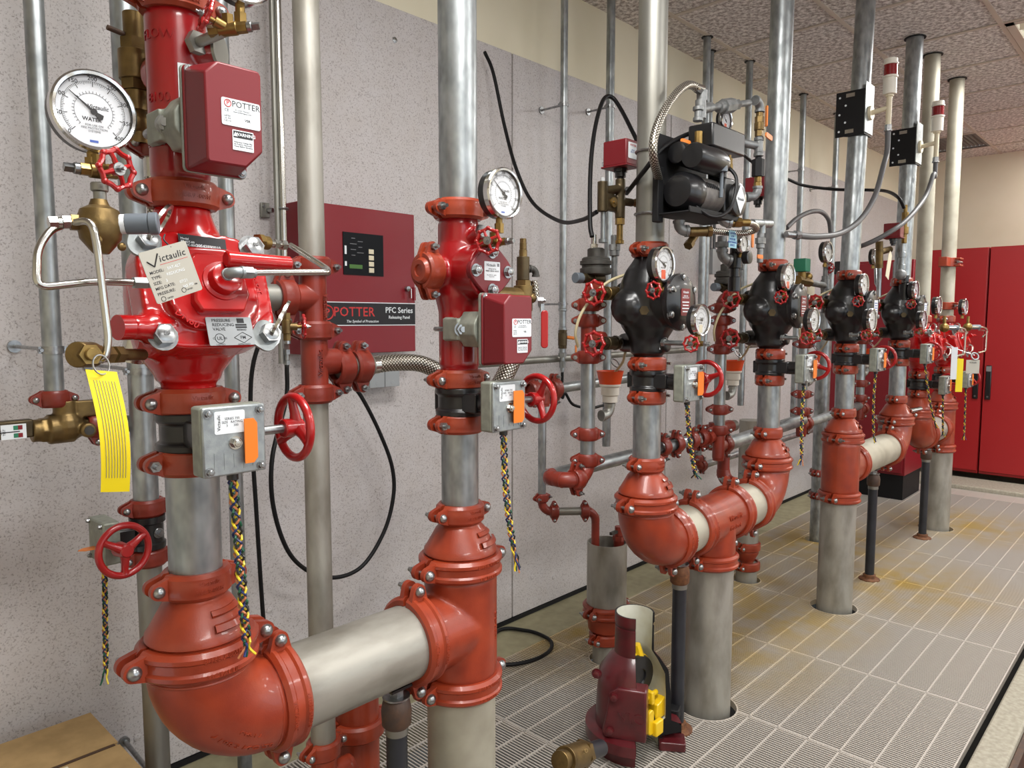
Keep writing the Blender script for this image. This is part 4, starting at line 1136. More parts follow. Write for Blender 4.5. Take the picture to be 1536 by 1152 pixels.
# brass valve stack and braided hose behind riser 1
def brass_behind():
    p = at(203, 108, 1.40)
    t = thing('brass_ball_valve', 'brass ball valve stack behind the upper left riser', 'valve', T(p))
    part('body', stack((0, 0, .10), -Z, [(.045, .017, 20), (.02, .023, 6), (.05, .027, 24), (.018, .024, 6), (.035, .02, 20)]).ball((.0, -.0, -.088), .028, 16), 'bronze', t)
    part('outlet', bend_g((.002, 0, -.085), X, -Z, .022, .04, 8), 'bronze', t)
    part('test_bolt', stack((-.005, 0, .058), (-1, -.1, .12), [(.04, .0045, 12)]), 'rust_brown', t)
    return t
brass_behind()
bb = at(203, 108, 1.40)
coupling(bb+Vector((.040, -.03, 0)), (1, -.5, 0), Z, D125, 'dark orange coupling on the port behind the upper left flow switch', m='orange_dark')
coupling(bb+Vector((.030, 0, -.125)), Z, X, D125, 'dark orange coupling under the brass ball valve at the upper left', m='orange_dark')
hose([bb+Vector((.030, 0, -.15)), bb+Vector((.030, .0, -.26)), bb+Vector((.012, .02, -.38)), bb+Vector((-.005, .05, -.5))], .021, 'braided steel hose hanging behind the upper left riser')
# ================================================================ pipes on the wall at the left
xa, ya = .532, 2.0
pipe((xa, ya, 1.262), (xa, ya, CEIL+.08), D125, 'thin grey pipe at the far left edge going up to the ceiling')
standoff((xa, ya, at(70, 525, ya).z), D125, 'wall clamp on the far left pipe')
coupling((xa-.002, ya, 1.258), Z, X, D125, 'dark orange coupling at the bottom of the far left pipe', m='orange_dark')
def drain_valve():
    p = Vector((.548, ya, 1.19))
    t = thing('brass_drain_valve', 'brass test and drain valve with sight glass at the left edge', 'valve', T(p))
    g = stack((.07, 0, -.005), -X, [(.03, .022, 24), (.02, .026, 6), (.055, .036, 24), (.016, .032, 6), (.018, .027, 24)])
    g.cyl((0.005, 0, 0), (.005, 0, .062), .027, 22).ball((.005, 0, 0), .041, 18).box((.05, -.008, .04), (.05, .03, .04)).cyl((.04, -.05, -.01), (.04, -.01, -.01), .018, 18)
    part('body', cast(g, .0028, 4), 'bronze', t)
    part('plug', G().cyl((.04, -.052, -.01), (.04, -.046, -.01), .011, 16), 'cast_dark', t)
    h = part('lever_cap', G().box((-.102, -.004, .004), (.07, .03, .042)), 'bronze_dark', t, None, .004)
    part('position_label', G().box((-.108, -.0196, .0), (.05, .0012, .034)), 'paper', h)
    for k, (m_, x_) in enumerate((('green_plastic', -.104), ('red_panel', -.095))):
        part('label_patch', G().box((x_, -.0206, .009), (.009, .0006, .010)).box((x_, -.0206, -.009), (.009, .0006, .010)), m_, h)
    part('label_pointer', G().box((-.116, -.0208, .0), (.04, .0006, .002)), 'ink', h)
    text('OFF\nTEST', .007, 'ink', h, T(-.13, -.0205, 0) @ RX90 @ R(90), .01, .0001)
    return t
drain_valve()
coupling((.618, ya, 1.185), X, -Z, D125, 'dark orange coupling right of the brass drain valve at the left edge', m='orange_dark')
pipe((.60, ya, 1.185), (.705, ya-.02, 1.183), D125, 'short horizontal grey pipe behind the yellow tag')
xb_, yb = .712, 1.95
pipe((xb_, yb, .945), (xb_-.006, yb, CEIL+.08), D2, 'grey wall pipe behind the nearest riser, upper length')
pipe((xb_, yb, -.45), (xb_, yb, .855), D2, 'grey wall pipe behind the nearest big elbow, lower length', 'galv_dull')
standoff((xb_, yb, at(215, 556, yb).z), D2, 'wall clamp on the pipe behind the yellow tag')
coupling((xb_, yb, .968), Z, X, D2, 'dark orange coupling above the small left butterfly valve', m='orange_dark')
coupling((xb_, yb, .838), Z, X, D2, 'dark orange coupling below the small left butterfly valve', m='orange_dark')
def small_butterfly():
    t = thing('butterfly_valve', 'small black butterfly valve with red handwheel low on the left wall pipe', 'valve', T(xb_, yb, .905), 'butterfly valves with gear boxes')
    part('valve_body', G().lathe([(.03, -.042), (.042, -.042), (.043, -.028), (.038, -.024), (.038, .022), (.043, .026), (.043, .042), (.03, .042)], 32), 'black', t)
    part('plug', stack((.012, -.036, .0), (.1, -1, 0), [(.006, .013, 18), (.012, .0085, 4)]), 'zinc', t)
    part('neck', G().box((-.06, -.0, 0), (.05, .035, .035)), 'black', t, None, .003)
    gb = part('gear_box', G().box((-.102, 0, 0), (.04, .105, .105)), 'zinc_side', t, None, .005)
    for sy in (-1, 1):
        for sz in (-1, 1): part('cover_screw', cached('bfscr2', lambda: hexbolt_g(.005, .005)), 'zinc', gb, frame((-.122, sy*.042, sz*.044), -X))
    part('position_flag', G().prism([(0, -.014), (.028, -.012), (.04, 0), (.028, .012), (0, .014)], -.001, .001, T(-.125, -.01, -.012) @ R(180)), 'lever_orange', t)
    part('shaft', G().cyl((-.102, -.05, 0), (-.102, -.12, 0), .0075, 14), 'zinc', t)
    part('handwheel', cached('bfwh', lambda: wheel_big_g()), 'red_wheel', t, frame((-.094, -.105, -.006), (.15, -1, .05), X) @ Matrix.Scale(1.12, 4))
    wires(t, (-.105, .0, -.055), (-.118, -.01, -.36), rad=.005, loose=.18)
    return t
small_butterfly()
solo('anchor_rod', G().cyl((0, 0, 0), (0, -.28, -.02), .007, 12).cyl((0, -.0, 0), (0, .012, 0), .014, 18), 'zinc', 'steel anchor rod sticking out of the wall above the cardboard box', 'anchor rod', None, T(at(188, 1113, 2.325)))
pipe((1.0, 2.05, -.4), (1.0, 2.05, CEIL+.08), D125, 'thin grey pipe seen between the nearest riser and the twin conduits')
for k, (dx, rr, lb, mm) in enumerate(((-.012, .0085, 'left slim conduit of the pair beside the wall panel', 'galv_dull'), (.009, .0125, 'right slim shiny conduit of the pair beside the wall panel', 'stainless'))):
    solo('conduit', G().cyl((0, 0, 1.52 if k else 1.30), (0, 0, CEIL+.06), rr, 16), mm, lb, 'conduit', 'slim conduits', T(1.285+dx, 2.255, 0))
cp = at(404, 314, 2.30)
t = thing('conduit_clamp', 'small steel conduit clamp left of the red wall panel', 'pipe clamp', T(cp))
part('base_plate', G().box((0, .03, 0), (.032, .008, .05)), 'galv_dull', t, None, .002)
part('strap', stack((.01, .028, 0), (.5, -1, 0), [(.02, .008, 14)]).torus(.016, .004, 20, 8, T(1.294-cp.x, 2.255-cp.y, 0)), 'zinc', t)
part('screw', G().cyl((-.006, .026, .012), (-.006, .022, .012), .005, 12), 'zinc', t)
t = thing('cable_connector', 'small steel cable connector at the end of the conduit left of the wall panel', 'connector', T(1.294, 2.255, 1.30))
part('coupling_nut', stack((0, 0, .22), -Z, [(.03, .014, 6), (.14, .0085, 14), (.02, .013, 6), (.02, .010, 14), (.015, .012, 6)]), 'zinc', t)
part('gland', stack((0, 0, .0), -Z, [(.012, .008, 14)]), 'black', t)
cable([Vector((1.294, 2.255, 1.29)), at(429, 600, 2.25), at(408, 690, 2.2), at(412, 770, 2.2), at(440, 838, 2.2), at(490, 866, 2.2), at(540, 852, 2.2), at(575, 800, 2.2), at(590, 745, 2.2), at(588, 700, 2.2), at(570, 650, 2.2), at(545, 600, 2.2), at(524, 570, 2.2)], .0075, 'black cable hanging in a big loop on the wall behind the grey pipe')
cable([at(400, 470, 2.2), at(390, 510, 2.2), at(380, 545, 2.21), at(376, 585, 2.22), at(377, 650, 2.22), at(384, 760, 2.22), at(394, 915, 2.22), at(402, 1000, 2.2), at(404, 1060, 2.15)], .007, 'straight black cable behind the nearest butterfly valve')
# ================================================================ pipe E with its tees
xe, ye = .957, 1.54
pipe((xe, ye, 1.575), (xe-.005, ye, CEIL+.08), D2, 'weathered grey pipe left of the red wall panel, upper length', 'pipe_bare')
pipe((xe, ye, .39), (xe, ye, 1.272), D2, 'weathered grey pipe below the orange tees, lower length', 'pipe_bare')
coupling((xe, ye, 1.572), Z, X, D2, 'orange coupling at the top of the stacked tees left of the wall panel', m='orange_dark', flip=True)
tee((xe, ye, 1.497), Z, -X, D2, .075, 'upper orange tee left of the red wall panel', 'orange_dark', letters=[('Victaulic', .018, T(.012, -.034, -.02) @ RX90 @ R(-90))])
coupling((xe, ye, 1.421), Z, X, D2, 'orange coupling between the two stacked tees left of the wall panel', m='orange_dark', flip=True)
coupling((xe-.075, ye, 1.497), -X, Z, D2, 'orange coupling on the left branch of the upper stacked tee', m='orange_dark')
pipe((xe-.075, ye, 1.497), (xe-.2, ye, 1.497), D2, 'short pipe stub left of the upper stacked tee', 'galv_dull')
tee((xe, ye, 1.346), Z, X, D2, .075, 'lower orange tee left of the red wall panel', 'orange_dark', letters=[('Victaulic', .018, T(-.004, -.034, -.0) @ RX90 @ R(90))])
coupling((xe, ye, 1.271), Z, X, D2, 'orange coupling below the lower stacked tee', m='orange_dark', flip=True)
coupling((xe+.076, ye, 1.330), X, -Z, D2, 'orange coupling on the right branch of the lower stacked tee', m='orange_dark', flip=True)
coupling((xe+.128, ye, 1.330), X, Z, D2, 'orange coupling at the start of the horizontal braided hose', m='orange_dark')
pipe((xe+.07, ye, 1.330), (xe+.16, ye, 1.330), D2*.96, 'short pipe inside the two couplings beside the braided hose', 'galv_dull')
hose([Vector((xe+.15, ye, 1.330)), Vector((xe+.24, ye-.005, 1.335)), Vector((xe+.32, ye-.03, 1.325)), Vector((xe+.39, ye-.07, 1.27)), Vector((xe+.44, ye-.1, 1.18))], .0225, 'braided steel hose bending right from the stacked tees')
gauge_valve('trim_valve', 'small red wheel valve half hidden behind the red pressure reducing valve', at(430, 490, 1.46), (0, 0, -1), (.9, -.4, 0), Rm=.022, m='bronze')
# lower end: 2 inch coupling on a larger tee at the floor
coupling((xe, ye, .383), Z, (1, .2, 0), D2, 'orange coupling at the foot of the weathered grey pipe', m='orange')
tee((xe, ye, .30), Z, X, D2, .08, 'orange tee at the foot of the weathered grey pipe')
pipe((xe, ye, -.45), (xe, ye, .225), D2, 'short pipe from the foot tee down into the floor', 'pipe_bare')
elbow((1.115, 1.62, .46), Z, -Z.cross(X)*-1 if False else Y, D4, .12, 'orange elbow behind the horizontal pipe at the bottom')
coupling((1.115, 1.62, .345), Z, X, D4, 'orange coupling low behind the horizontal pipe at the bottom')
pipe((1.115, 1.62, -.45), (1.115, 1.62, .58), D4, 'orange painted pipe low behind the nearest horizontal pipe', 'orange')
# ================================================================ supports under the horizontal pipes
def support(x, label, flange=True, z1=.631, rust='rust_brown'):
    t = thing('pipe_support', label, 'pipe support', T(x, PY_, -.003), 'pipe support posts')
    part('post', G().cyl((0, 0, 0), (0, 0, z1-.105), .0242, 24), 'black_pipe', t)
    part('collar', G().cyl((0, 0, z1-.115), (0, 0, z1-.095), .0262, 24), 'galv_dull', t)
    part('cap', G().lathe([(.028, z1-.098), (.033, z1-.092), (.0345, z1-.06), (.031, z1-.04), (.02, z1-.028)], 26), rust, t)
    part('washer', G().cyl((0, 0, z1-.030), (0, 0, z1-.026), .031, 26), 'zinc', t)
    part('saddle_nut', G().hexp((0, 0, z1-.027), (0, 0, z1-.004), .017), 'zinc', t)
    part('saddle_pad', G().box((0, 0, z1-.003), (.06, .05, .006)), 'black', t)
    if flange: part('floor_flange', G().lathe([(.055, 0), (.055, .006), (.045, .012), (.034, .014), (.032, .03), (.026, .032)], 30), 'rust', t)
    return t
support(.985, 'black pipe post under the nearest horizontal pipe')
support(2.225, 'black pipe post beside the cutaway valve', rust='rust')
support(4.30, 'black pipe post on a rusty flange, third from the camera')
support(5.37, 'black pipe post on a rusty flange, farthest from the camera')
# ================================================================ riser 2: red check valve
x2 = RXS[2]
def check_valve():
    t = thing('riser_check_valve', 'dark red riser check valve with bolted cover right of the red wall panel', 'valve', T(x2, PY_, 1.31))
    def body():
        g = G().lathe([(.0445, 0), (.0445, .026), (.0475, .03), (.0475, .155), (.056, .19), (.062, .24), (.058, .28), (.048, .315), (.0475, .36), (.0445, .364), (.0445, .392)], 40)
        g.cyl((0, 0, .245), (.005, -.09, .245), .060, 32).cyl((0, 0, .246), (-.085, 0, .246), .033, 26)
        g.cyl((0, -.02, .31), (0, -.074, .335), .018, 20)
        return cast(g, .0034, 6)
    part('body', body(), 'red_deep', t)
    F = frame((.008, -.094, .246), -Y, X)
    cov = [(.063*math.cos(a)*(1+.06*math.cos(4*a)), .054*math.sin(a)*(1+.06*math.cos(4*a))) for a in [2*PI*k/40 for k in range(40)]]
    c = part('cover', G().prism(cov, -.008, .008, F), 'red_box', t, None, .003)
    for sx, sy in ((0, 1), (1, 0), (-1, 0), (0, -1)): part('cover_bolt', cached('ckbolt', lambda: hexbolt_g(.0105, .010)), 'zinc', t, F @ T(sx*.051, sy*.042, .008))
    lp = part('name_plate', G().prism(rrect(.050, .042, .002), .0082, .0088, F), 'paper', c)
    text('Victaulic', .009, 'ink', lp, F @ T(-.004, .013, .0089), .01, .0001, shear=.15)
    text('STYLE 717 R\nRISER CHECK VALVE', .0045, 'ink', lp, F @ T(0, .002, .0089), .02, .0001)
    text('Max 300 PSI   3-88.9\nSerial 4120', .0036, 'ink_soft', lp, F @ T(-.002, -.011, .0089), .01, .0001)
    part('code_patch', G().box((.019, .014, .0089), (.007, .007, .0002), F), 'ink_soft', lp)
    part('boss_washer', G().cyl((0, -.073, .3345), (0, -.082, .337), .0165, 6), 'zinc', t)
    part('groove_ring', G().lathe([(.0482, .004), (.0485, .012), (.0482, .012)], 36), 'red_deep', t)
    return t
check_valve()
coupling((x2, PY_, 1.70), Z, X, D3, 'orange coupling on top of the dark red check valve', flip=True, txt=TX3)
coupling((x2-.092, PY_, 1.556), -X, Z, D2, 'orange coupling closing the left port of the dark red check valve', flip=True)
solo('end_cap', G().lathe([(.030, 0), (.030, .02), (.024, .028), (.014, .028), (.013, .024), (1e-6, .024)], 28), 'orange', 'orange round end cap on the left port of the check valve', 'cap', None, frame((x2-.094, PY_, 1.556), -X))
flow_switch((x2+.006, PY_, 1.425), 'dark red flow switch box below the check valve right of the wall panel')
g2 = at(757, 290, 1.13)
gauge(g2, 'pressure gauge with black case in front of the tall pipe at centre left', .0545, needle=140, stem=.03)
gauge_valve('gauge_valve', 'small red wheel valve under the centre left pressure gauge', (g2.x-.004, g2.y+.03, g2.z-.104), (.1, -1, 0), (-.75, -.35, 0), Rm=.0255, L=.036)
# brass drain and relief valve right of the check valve
def relief():
    p = Vector((1.415, 1.285, 1.56))
    t = thing('relief_valve', 'brown bronze relief valve standing on the brass ball valve behind the red lever', 'valve', T(p))
    part('bonnet', stack((0, 0, .042), Z, [(.024, .0105, 18), (.018, .0092, 18), (.010, .0085, 8)]), 'bronze', t)
    part('body', stack((0, 0, -.012), Z, [(.06, .0165, 22)]), 'bronze_dark', t)
    part('outlet', bend_g((.036, -.012, .018), (-1, .3, 0), -Z, .009, .02, 6).cyl((.0, 0, .018), (.02, -.006, .018), .009, 14), 'cast_dark', t)
    return t
relief()
def ball_lever():
    p = Vector((1.415, 1.285, 1.49))
    t = thing('brass_ball_valve', 'brass ball valve with long red lever right of the check valve', 'valve', T(p))
    part('body', stack((0, 0, .058), -Z, [(.014, .0195, 6), (.065, .0245, 24), (.016, .022, 6), (.018, .019, 20)]).cyl((0, 0, .02), (-.12, -.0, .02), .019, 18).ball((.016, -.016, .012), .013, 12), 'bronze', t)
    part('lever_nut', stack((.026, -.028, .006), (.7, -.7, 0), [(.014, .009, 6), (.006, .005, 12)]), 'zinc', t)
    part('lever_strap', G().box((.035, -.035, -.012), (.014, .003, .02), I4), 'zinc', t)
    lv = G().prism(rrect(.019, .098, .0085, 5), -.003, .003, T(.04, -.039, -.068) @ RX90 @ R(-40, 'Y'))
    part('lever', lv, 'red_wheel', t, None, .002, label='red lever grip')
    return t
ball_lever()
hose([Vector((1.438, 1.27, 1.548)), Vector((1.442, 1.268, 1.53)), Vector((1.444, 1.266, 1.505))], .0085, 'short thin braided hose beside the brass ball valve', ends=False)
hose([Vector((1.412, 1.30, 1.40)), Vector((1.40, 1.31, 1.34)), Vector((1.36, 1.33, 1.26)), Vector((1.33, 1.36, 1.19))], .024, 'braided steel hose running down behind the second gear box')
# ================================================================ red releasing panel on the wall
def fire_panel():
    px0, px1_, z0, z1 = 1.345, 1.838, 1.325, 1.848; y0, y1 = 2.235, 2.337
    cx, cz, w, h = (px0+px1_)/2, (z0+z1)/2, px1_-px0, z1-z0
    t = thing('releasing_panel', 'dark red wall panel with window, keypad and black name strip', 'control panel', T(cx, (y0+y1)/2, cz))
    d = y1-y0
    part('enclosure', G().box((0, .006, 0), (w-.006, d-.012, h-.004)), 'red_panel', t, None, .002)
    dr = part('door', G().box((0, -d/2+.006, 0), (w, .012, h)), 'red_panel', t, None, .002)
    yf = -d/2
    zs = 1.468-cz
    st = part('name_strip', G().box((0, yf-.0006, zs), (w-.002, .0012, .078)), 'ink', dr)
    part('strip_line', G().box((0, yf-.0012, zs+.041), (w-.002, .0014, .003)).box((0, yf-.0012, zs-.041), (w-.002, .0014, .003)), 'paper', dr)
    text('POTTER', .047, 'ink_red', st, T(-.035, yf-.0014, zs+.006) @ RX90, .008, .0002, space=1.05)
    part('logo_ring', G().torus(.024, .0028, 30, 6, frame((-.148, yf-.0014, zs+.004), -Y)), 'ink_red', st)
    text('P', .036, 'ink_red', st, T(-.148, yf-.0014, zs+.004) @ RX90, .02, .0002)
    text('The Symbol of Protection', .0135, 'paper', st, T(-.0, yf-.0014, zs-.027) @ RX90, .008, .0002, shear=.2)
    text('PFC Series', .030, 'paper', st, T(.168, yf-.0014, zs+.014) @ RX90, .012, .0002)
    text('Releasing Panel', .0165, 'paper', st, T(.168, yf-.0014, zs-.012) @ RX90, .012, .0002)
    wx, wz, ww, wh = 1.60-cx, 1.682-cz, .175, .150
    wn = part('window', G().box((wx, yf-.0015, wz), (ww, .003, wh)), 'screen', dr)
    part('display', G().box((wx-.035, yf-.0034, wz-.045), (.055, .001, .014)), 'lcd', wn)
    for k in range(4): part('key', cached('fpkey', lambda: G().box((0, 0, 0), (.022, .003, .017))), 'paper_cream', wn, T(wx+.032, yf-.004, wz+.012-.0225*k), .001)
    for k in range(7): part('printed_legend', cached(('fpleg', k), lambda: G().box((0, 0, 0), (.016+.006*(k % 3), .0006, .0022))), 'ink_soft', wn, T(wx-.045+.03*(k % 2), yf-.0034, wz+.055-.010*k))
    for k in range(2): part('indicator_patch', G().box((wx-.078, yf-.0034, wz+.012-.048*k), (.008, .001, .03 if not k else .016)), 'paper', wn)
    part('lock', G().cyl((.205, yf-.014, -.022), (.205, yf, -.022), .010, 16), 'zinc', dr)
    part('key_in_lock', G().box((.205, yf-.022, -.04), (.003, .016, .036)), 'stainless', dr)
    part('hinge_latch', G().box((w/2-.006, yf-.003, -.04), (.010, .006, .05)), 'red_panel', dr)
    return t
fire_panel()
t = thing('junction_box', 'small grey double electrical box under the braided hose', 'electrical box', T(at(575, 567, 2.28)))
part('body', G().box((0, .02, 0), (.15, .05, .07)), 'grey_box', t, None, .003)
for s in (-1, 1): part('cover_plate', G().box((s*.036, -.007, .002), (.068, .006, .072)).cyl((s*.036, -.0105, -.018), (s*.036, -.009, -.018), .008, 14), 'grey_box', t, None, .001)
# ================================================================ black dry pipe valves (risers 3 to 6) with their trim
ORD = {3: 'compressor', 4: 'second', 5: 'third', 6: 'fourth'}
def dn(i): return 'the compressor riser' if i == 3 else 'the %s black valve' % ORD[i]
def angle_valve(p, label, m, Rm=.034, L=.15, nip=True):
    """horizontal valve along X, handwheel facing -X, outlet to +Y"""
    t = thing('trim_valve', label, 'valve', T(p), 'red wheel trim valves')
    part('body', stack((.022, 0, 0), X, [(.012, .012, 16), (.014, .0195, 6), (.016, .017, 20), (.045, .0215, 24), (.014, .024, 8)]).cyl((.075, 0, 0), (.075, .05, 0), .021, 20), m, t)
    if nip: part('nipple', stack((.12, 0, 0), X, [(.012, .0225, 22), (.035, .019, 20), (.012, .024, 22)]), 'galv', t)
    part('valve_stem', G().cyl((-.01, 0, 0), (.024, 0, 0), .005, 10), 'brass', t)
    small_wheel(t, frame((0, 0, 0), (-1, -.12, .02)), Rm)
    return t
def dry_valve(i):
    x = RXS[i]; near = i <= 4
    t = thing('dry_pipe_valve', 'black cast dry pipe valve with round bolted cover on the %s' % RN[i], 'valve', T(x, PY_, 1.31), 'black dry pipe valves')
    def body():
        g = G().lathe([(.0445, 0), (.0445, .026), (.056, .032), (.058, .06), (.062, .08), (.085, .115), (.096, .15), (.097, .21), (.090, .25), (.074, .29), (.058, .312), (.0475, .328), (.0445, .334), (.0445, .352)], 40)
        g.cyl((0, 0, .19), (0, -.10, .19), .080, 32).cyl((0, .0, .175), (-.085, .03, .175), .058, 24).ball((-.07, .025, .175), .06, 16).cyl((0, 0, .06), (0, -.075, .055), .02, 16)
        g.cyl((0, .0, .22), (.02, .115, .22), .04, 20).cyl((0, 0, .062), (.03, .115, .062), .032, 20)
        return cast(g, .0045, 6)
    part('body', cached('drybody', body), 'black_cast', t)
    F = frame((.004, -.108, .19), -Y, X)
    c = part('cover', cached('drycover', lambda: G().lathe([(.086, -.010), (.088, -.004), (.086, .006), (.07, .012), (.05, .018), (1e-6, .020)], 40, F)), 'black_cast', t)
    for k in range(6): part('cover_bolt', cached('drybolt', lambda: hexbolt_g(.0105, .010)), 'zinc', t, F @ R(30+60*k) @ T(.076, 0, .004))
    red = i <= 4
    lp = part('data_label', cached('drylab', lambda: G().prism(rrect(.052, .082, .004), .0195, .0205, F)), 'red_box' if red else 'paper', t)
    if red:
        text('Victaulic', .010, 'paper', lp, F @ T(0, .030, .0208), .01, .0001, shear=.2)
        text('SERIES 768\nFIRELOCK NXT', .0055, 'paper', lp, F @ T(0, .016, .0208), .01, .0001)
        for k in range(4): part('label_line', cached(('dryll', k), lambda: G().box((0, .0-.0095*k, .0207), (.040-.006*(k % 2), .0034, .0002), F)), 'paper', lp)
    else:
        for k in range(6): part('label_line', cached(('dryl2', k), lambda: G().box((0, .026-.0115*k, .0207), (.040-.008*(k % 2), .0036, .0002), F)), 'ink_blue', lp)
    part('neck_label', cached('drynl', lambda: G().lathe([(.0590, .045), (.0596, .045), (.0596, .075), (.0590, .075)], 8, None, -PI*.62, -PI*.38)), 'paper', t)
    sl = part('shoulder_label', cached('drysl', lambda: G().lathe([(.0905, .255), (.0775, .287), (.0768, .287), (.0898, .255)], 8, None, -PI*.80, -PI*.55)), 'paper', t)
    part('label_stripe', cached('dryst', lambda: G().lathe([(.0778, .285), (.0745, .2935)], 8, None, -PI*.80, -PI*.55)), 'orange_plastic', sl)
    for a in (205, 238): part('port_plug', cached('dryplug', lambda: stack((.095, 0, .165), X, [(.006, .015, 6)])), 'bronze_dark', t, R(a))
    return t
def dry_trim(i):
    x = RXS[i]; o = lambda a, b, c: Vector((x-2.0+a, b, c)); near = i <= 4
    zcoup(i, 1.664, D3, 'on top of the black valve', flip=True)
    dry_valve(i)
    angle_valve(o(1.855, 1.386, 1.53), 'upper brass valve with red wheel left of %s' % dn(i), 'bronze')
    angle_valve(o(1.855, 1.386, 1.372), 'lower dull valve with red wheel left of %s' % dn(i), 'bronze' if i > 4 else 'bronze_dark')
    # gauges and their valves
    gauge(o(1.935, 1.185, 1.612), 'upper pressure gauge in front of %s' % dn(i), .054, needle=152, numbers=near, words=near, sticker='orange_plastic' if i != 5 else None, stem=.018)
    gauge_valve('gauge_valve', 'small red wheel valve under the upper gauge of %s' % dn(i), o(1.935, 1.20, 1.534), (0, -1, 0), (-1, 0, 0), Rm=.0235, L=.034)
    solo('pipe_nipple', stack((0, 0, 0), -Y, [(.014, .012, 6), (.07, .0078, 14)]), 'galv', 'thin steel nipple feeding the upper gauge valve of %s' % dn(i), 'pipe fitting', 'gauge nipples', T(o(1.935, 1.31, 1.534)))
    g2x, g2y = (1.985, 1.085) if i == 3 else ((1.96, 1.09) if i == 4 else (1.86, 1.12))
    gauge(o(g2x, g2y, 1.446), 'lower pressure gauge right of %s' % dn(i), .047 if i < 5 else .054, needle=178, numbers=False, words=near, sticker='paper_cream' if i == 3 else None, stem=.012)
    gauge_valve('gauge_valve', 'small red wheel valve under the lower gauge of %s' % dn(i), o(g2x-.0, g2y+.018, 1.376), (0, -1, 0), (-1, -.1, 0), Rm=.022, L=.026)
    solo('pipe_nipple', stack((0, 0, 0), -Y, [(.010, .012, 6), (max(.03, 1.20-g2y-.05), .0078, 14)]), 'galv', 'thin steel nipple feeding the lower gauge valve of %s' % dn(i), 'pipe fitting', 'gauge nipples', T(o(g2x, 1.22, 1.376)))
    # drain pipe behind
    dx, dy = 1.925, 1.46
    elbow(o(dx, dy, 1.545), -Y, -Z, D15, .05, 'orange elbow at the top of the drain behind %s' % dn(i), 'orange_dark')
    coupling(o(dx, dy, 1.495), Z, (1, -1, 0), D15, 'orange coupling at the top of the drain behind %s' % dn(i), m='orange_dark', flip=True)
    pipe(o(dx, dy, 1.43), o(dx, dy, 1.50), D15, 'short drain pipe between coupling and tee behind %s' % dn(i))
    tee(o(dx, dy, 1.385), Z, -Y, D15, .062, 'orange tee on the drain behind %s' % dn(i), 'orange_dark')
    coupling(o(dx, dy, 1.444), Z, (1, -1, 0), D15, 'orange coupling above the drain tee of %s' % dn(i), m='orange_dark', flip=True)
    coupling(o(dx, dy, 1.325), Z, (1, -1, 0), D15, 'orange coupling below the drain tee of %s' % dn(i), m='orange_dark', flip=True)
    pipe(o(dx, dy, .985), o(dx, dy, 1.33), D15, 'grey drain pipe hanging behind %s' % dn(i))
    coupling(o(dx, dy, 1.072), Z, (1, -.8, 0), D15, 'orange clamp on the drain pipe of %s' % dn(i), m='orange_dark')
    coupling(o(dx, dy, .985), Z, (1, -.8, 0), D15, 'orange coupling at the bottom of the drain pipe of %s' % dn(i), m='orange_dark')
    # drip cup
    p = o(2.07, 1.475, 1.225)
    t = thing('drip_cup', 'orange and white drip funnel behind %s' % dn(i), 'drip funnel', T(p), 'drip funnels')
    part('rim', cached('cuprim', lambda: G().lathe([(.036, 0), (.046, .045), (.048, .047), (.044, .047), (.034, .002)], 28)), 'orange_plastic', t)
    part('funnel', cached('cupfun', lambda: G().lathe([(.022, -.062), (.026, -.06), (.026, -.04), (.031, -.035), (.031, -.01), (.037, -.004), (.037, .002), (1e-6, .002)], 28)), 'white_plastic', t)
    part('outlet', cached('cupout', lambda: bend_g((0, 0, -.105), Z, (-1, .2, 0), .017, .04, 8)), 'galv_dull', t)
    part('drip_ring', cached('cupring', lambda: G().torus(.018, .0025, 20, 6, T(0, -.02, .075) @ R(50, 'X'))), 'zinc', t)
    cable([o(2.02, 1.36, 1.60), o(1.93, 1.40, 1.56), o(1.86, 1.43, 1.48), o(1.845, 1.45, 1.41), o(1.87, 1.46, 1.36)], .0048, 'tan clear drain tube looped beside %s' % dn(i), 'hose_clear', 'drain_tube', cat='tube')
    cable([o(2.02, 1.38, 1.34), o(2.06, 1.42, 1.30), o(2.065, 1.47, 1.25)], .0045, 'short clear tube dropping into the funnel behind %s' % dn(i), 'hose_clear', 'drain_tube', cat='tube')
for i in (3, 4, 5, 6): dry_trim(i)
# header under the drains
def D(i, a, b, c): return Vector((RXS[i]-2.0+a, b, c))
elbow(D(3, 1.925, 1.46, .93), Z, -X, D15, .055, 'orange elbow at the lower end of the compressor riser drain', 'orange_dark')
coupling(D(3, 1.868, 1.46, .93), -X, Z, D15, 'orange coupling left of the lowest drain elbow', m='orange_dark', flip=True)
elbow(D(3, 1.822, 1.46, .93), X, Y, D15, .05, 'orange elbow turning the drain line back at its left end', 'orange_dark')
pipe(D(3, 1.822, 1.55, .93), (2.72, 1.50, .955), D15, 'sloping grey drain pipe behind the compressor riser')
elbow(D(3, 1.822, 1.55, .93), -Y, X, D15, .04, 'orange elbow at the start of the sloping drain pipe', 'orange_dark')
for k, xx in enumerate((2.46, 2.56, 2.68, 2.76)):
    coupling((xx, 1.50, .955), X, Z, D15, 'orange coupling %s on the drain line left of the second black valve' % ('first', 'second', 'third', 'last')[k], m='orange_dark', flip=bool(k % 2))
elbow((2.835, 1.48, .955), -X, Z, D15, .06, 'orange elbow under the drain of the second black valve', 'orange_dark')
for i in (4, 5, 6):
    tee(D(i, 1.925, 1.46, .915), Z, X, D15, .06, 'orange tee at the foot of the drain of %s' % dn(i), 'orange_dark')
    coupling(D(i, 1.99, 1.46, .915), X, -Z, D15, 'orange coupling right of the drain foot tee of %s' % dn(i), m='orange_dark')
pipe((2.90, 1.46, .915), (3.72, 1.46, .94), D2, 'grey drain pipe between second and third black valves')
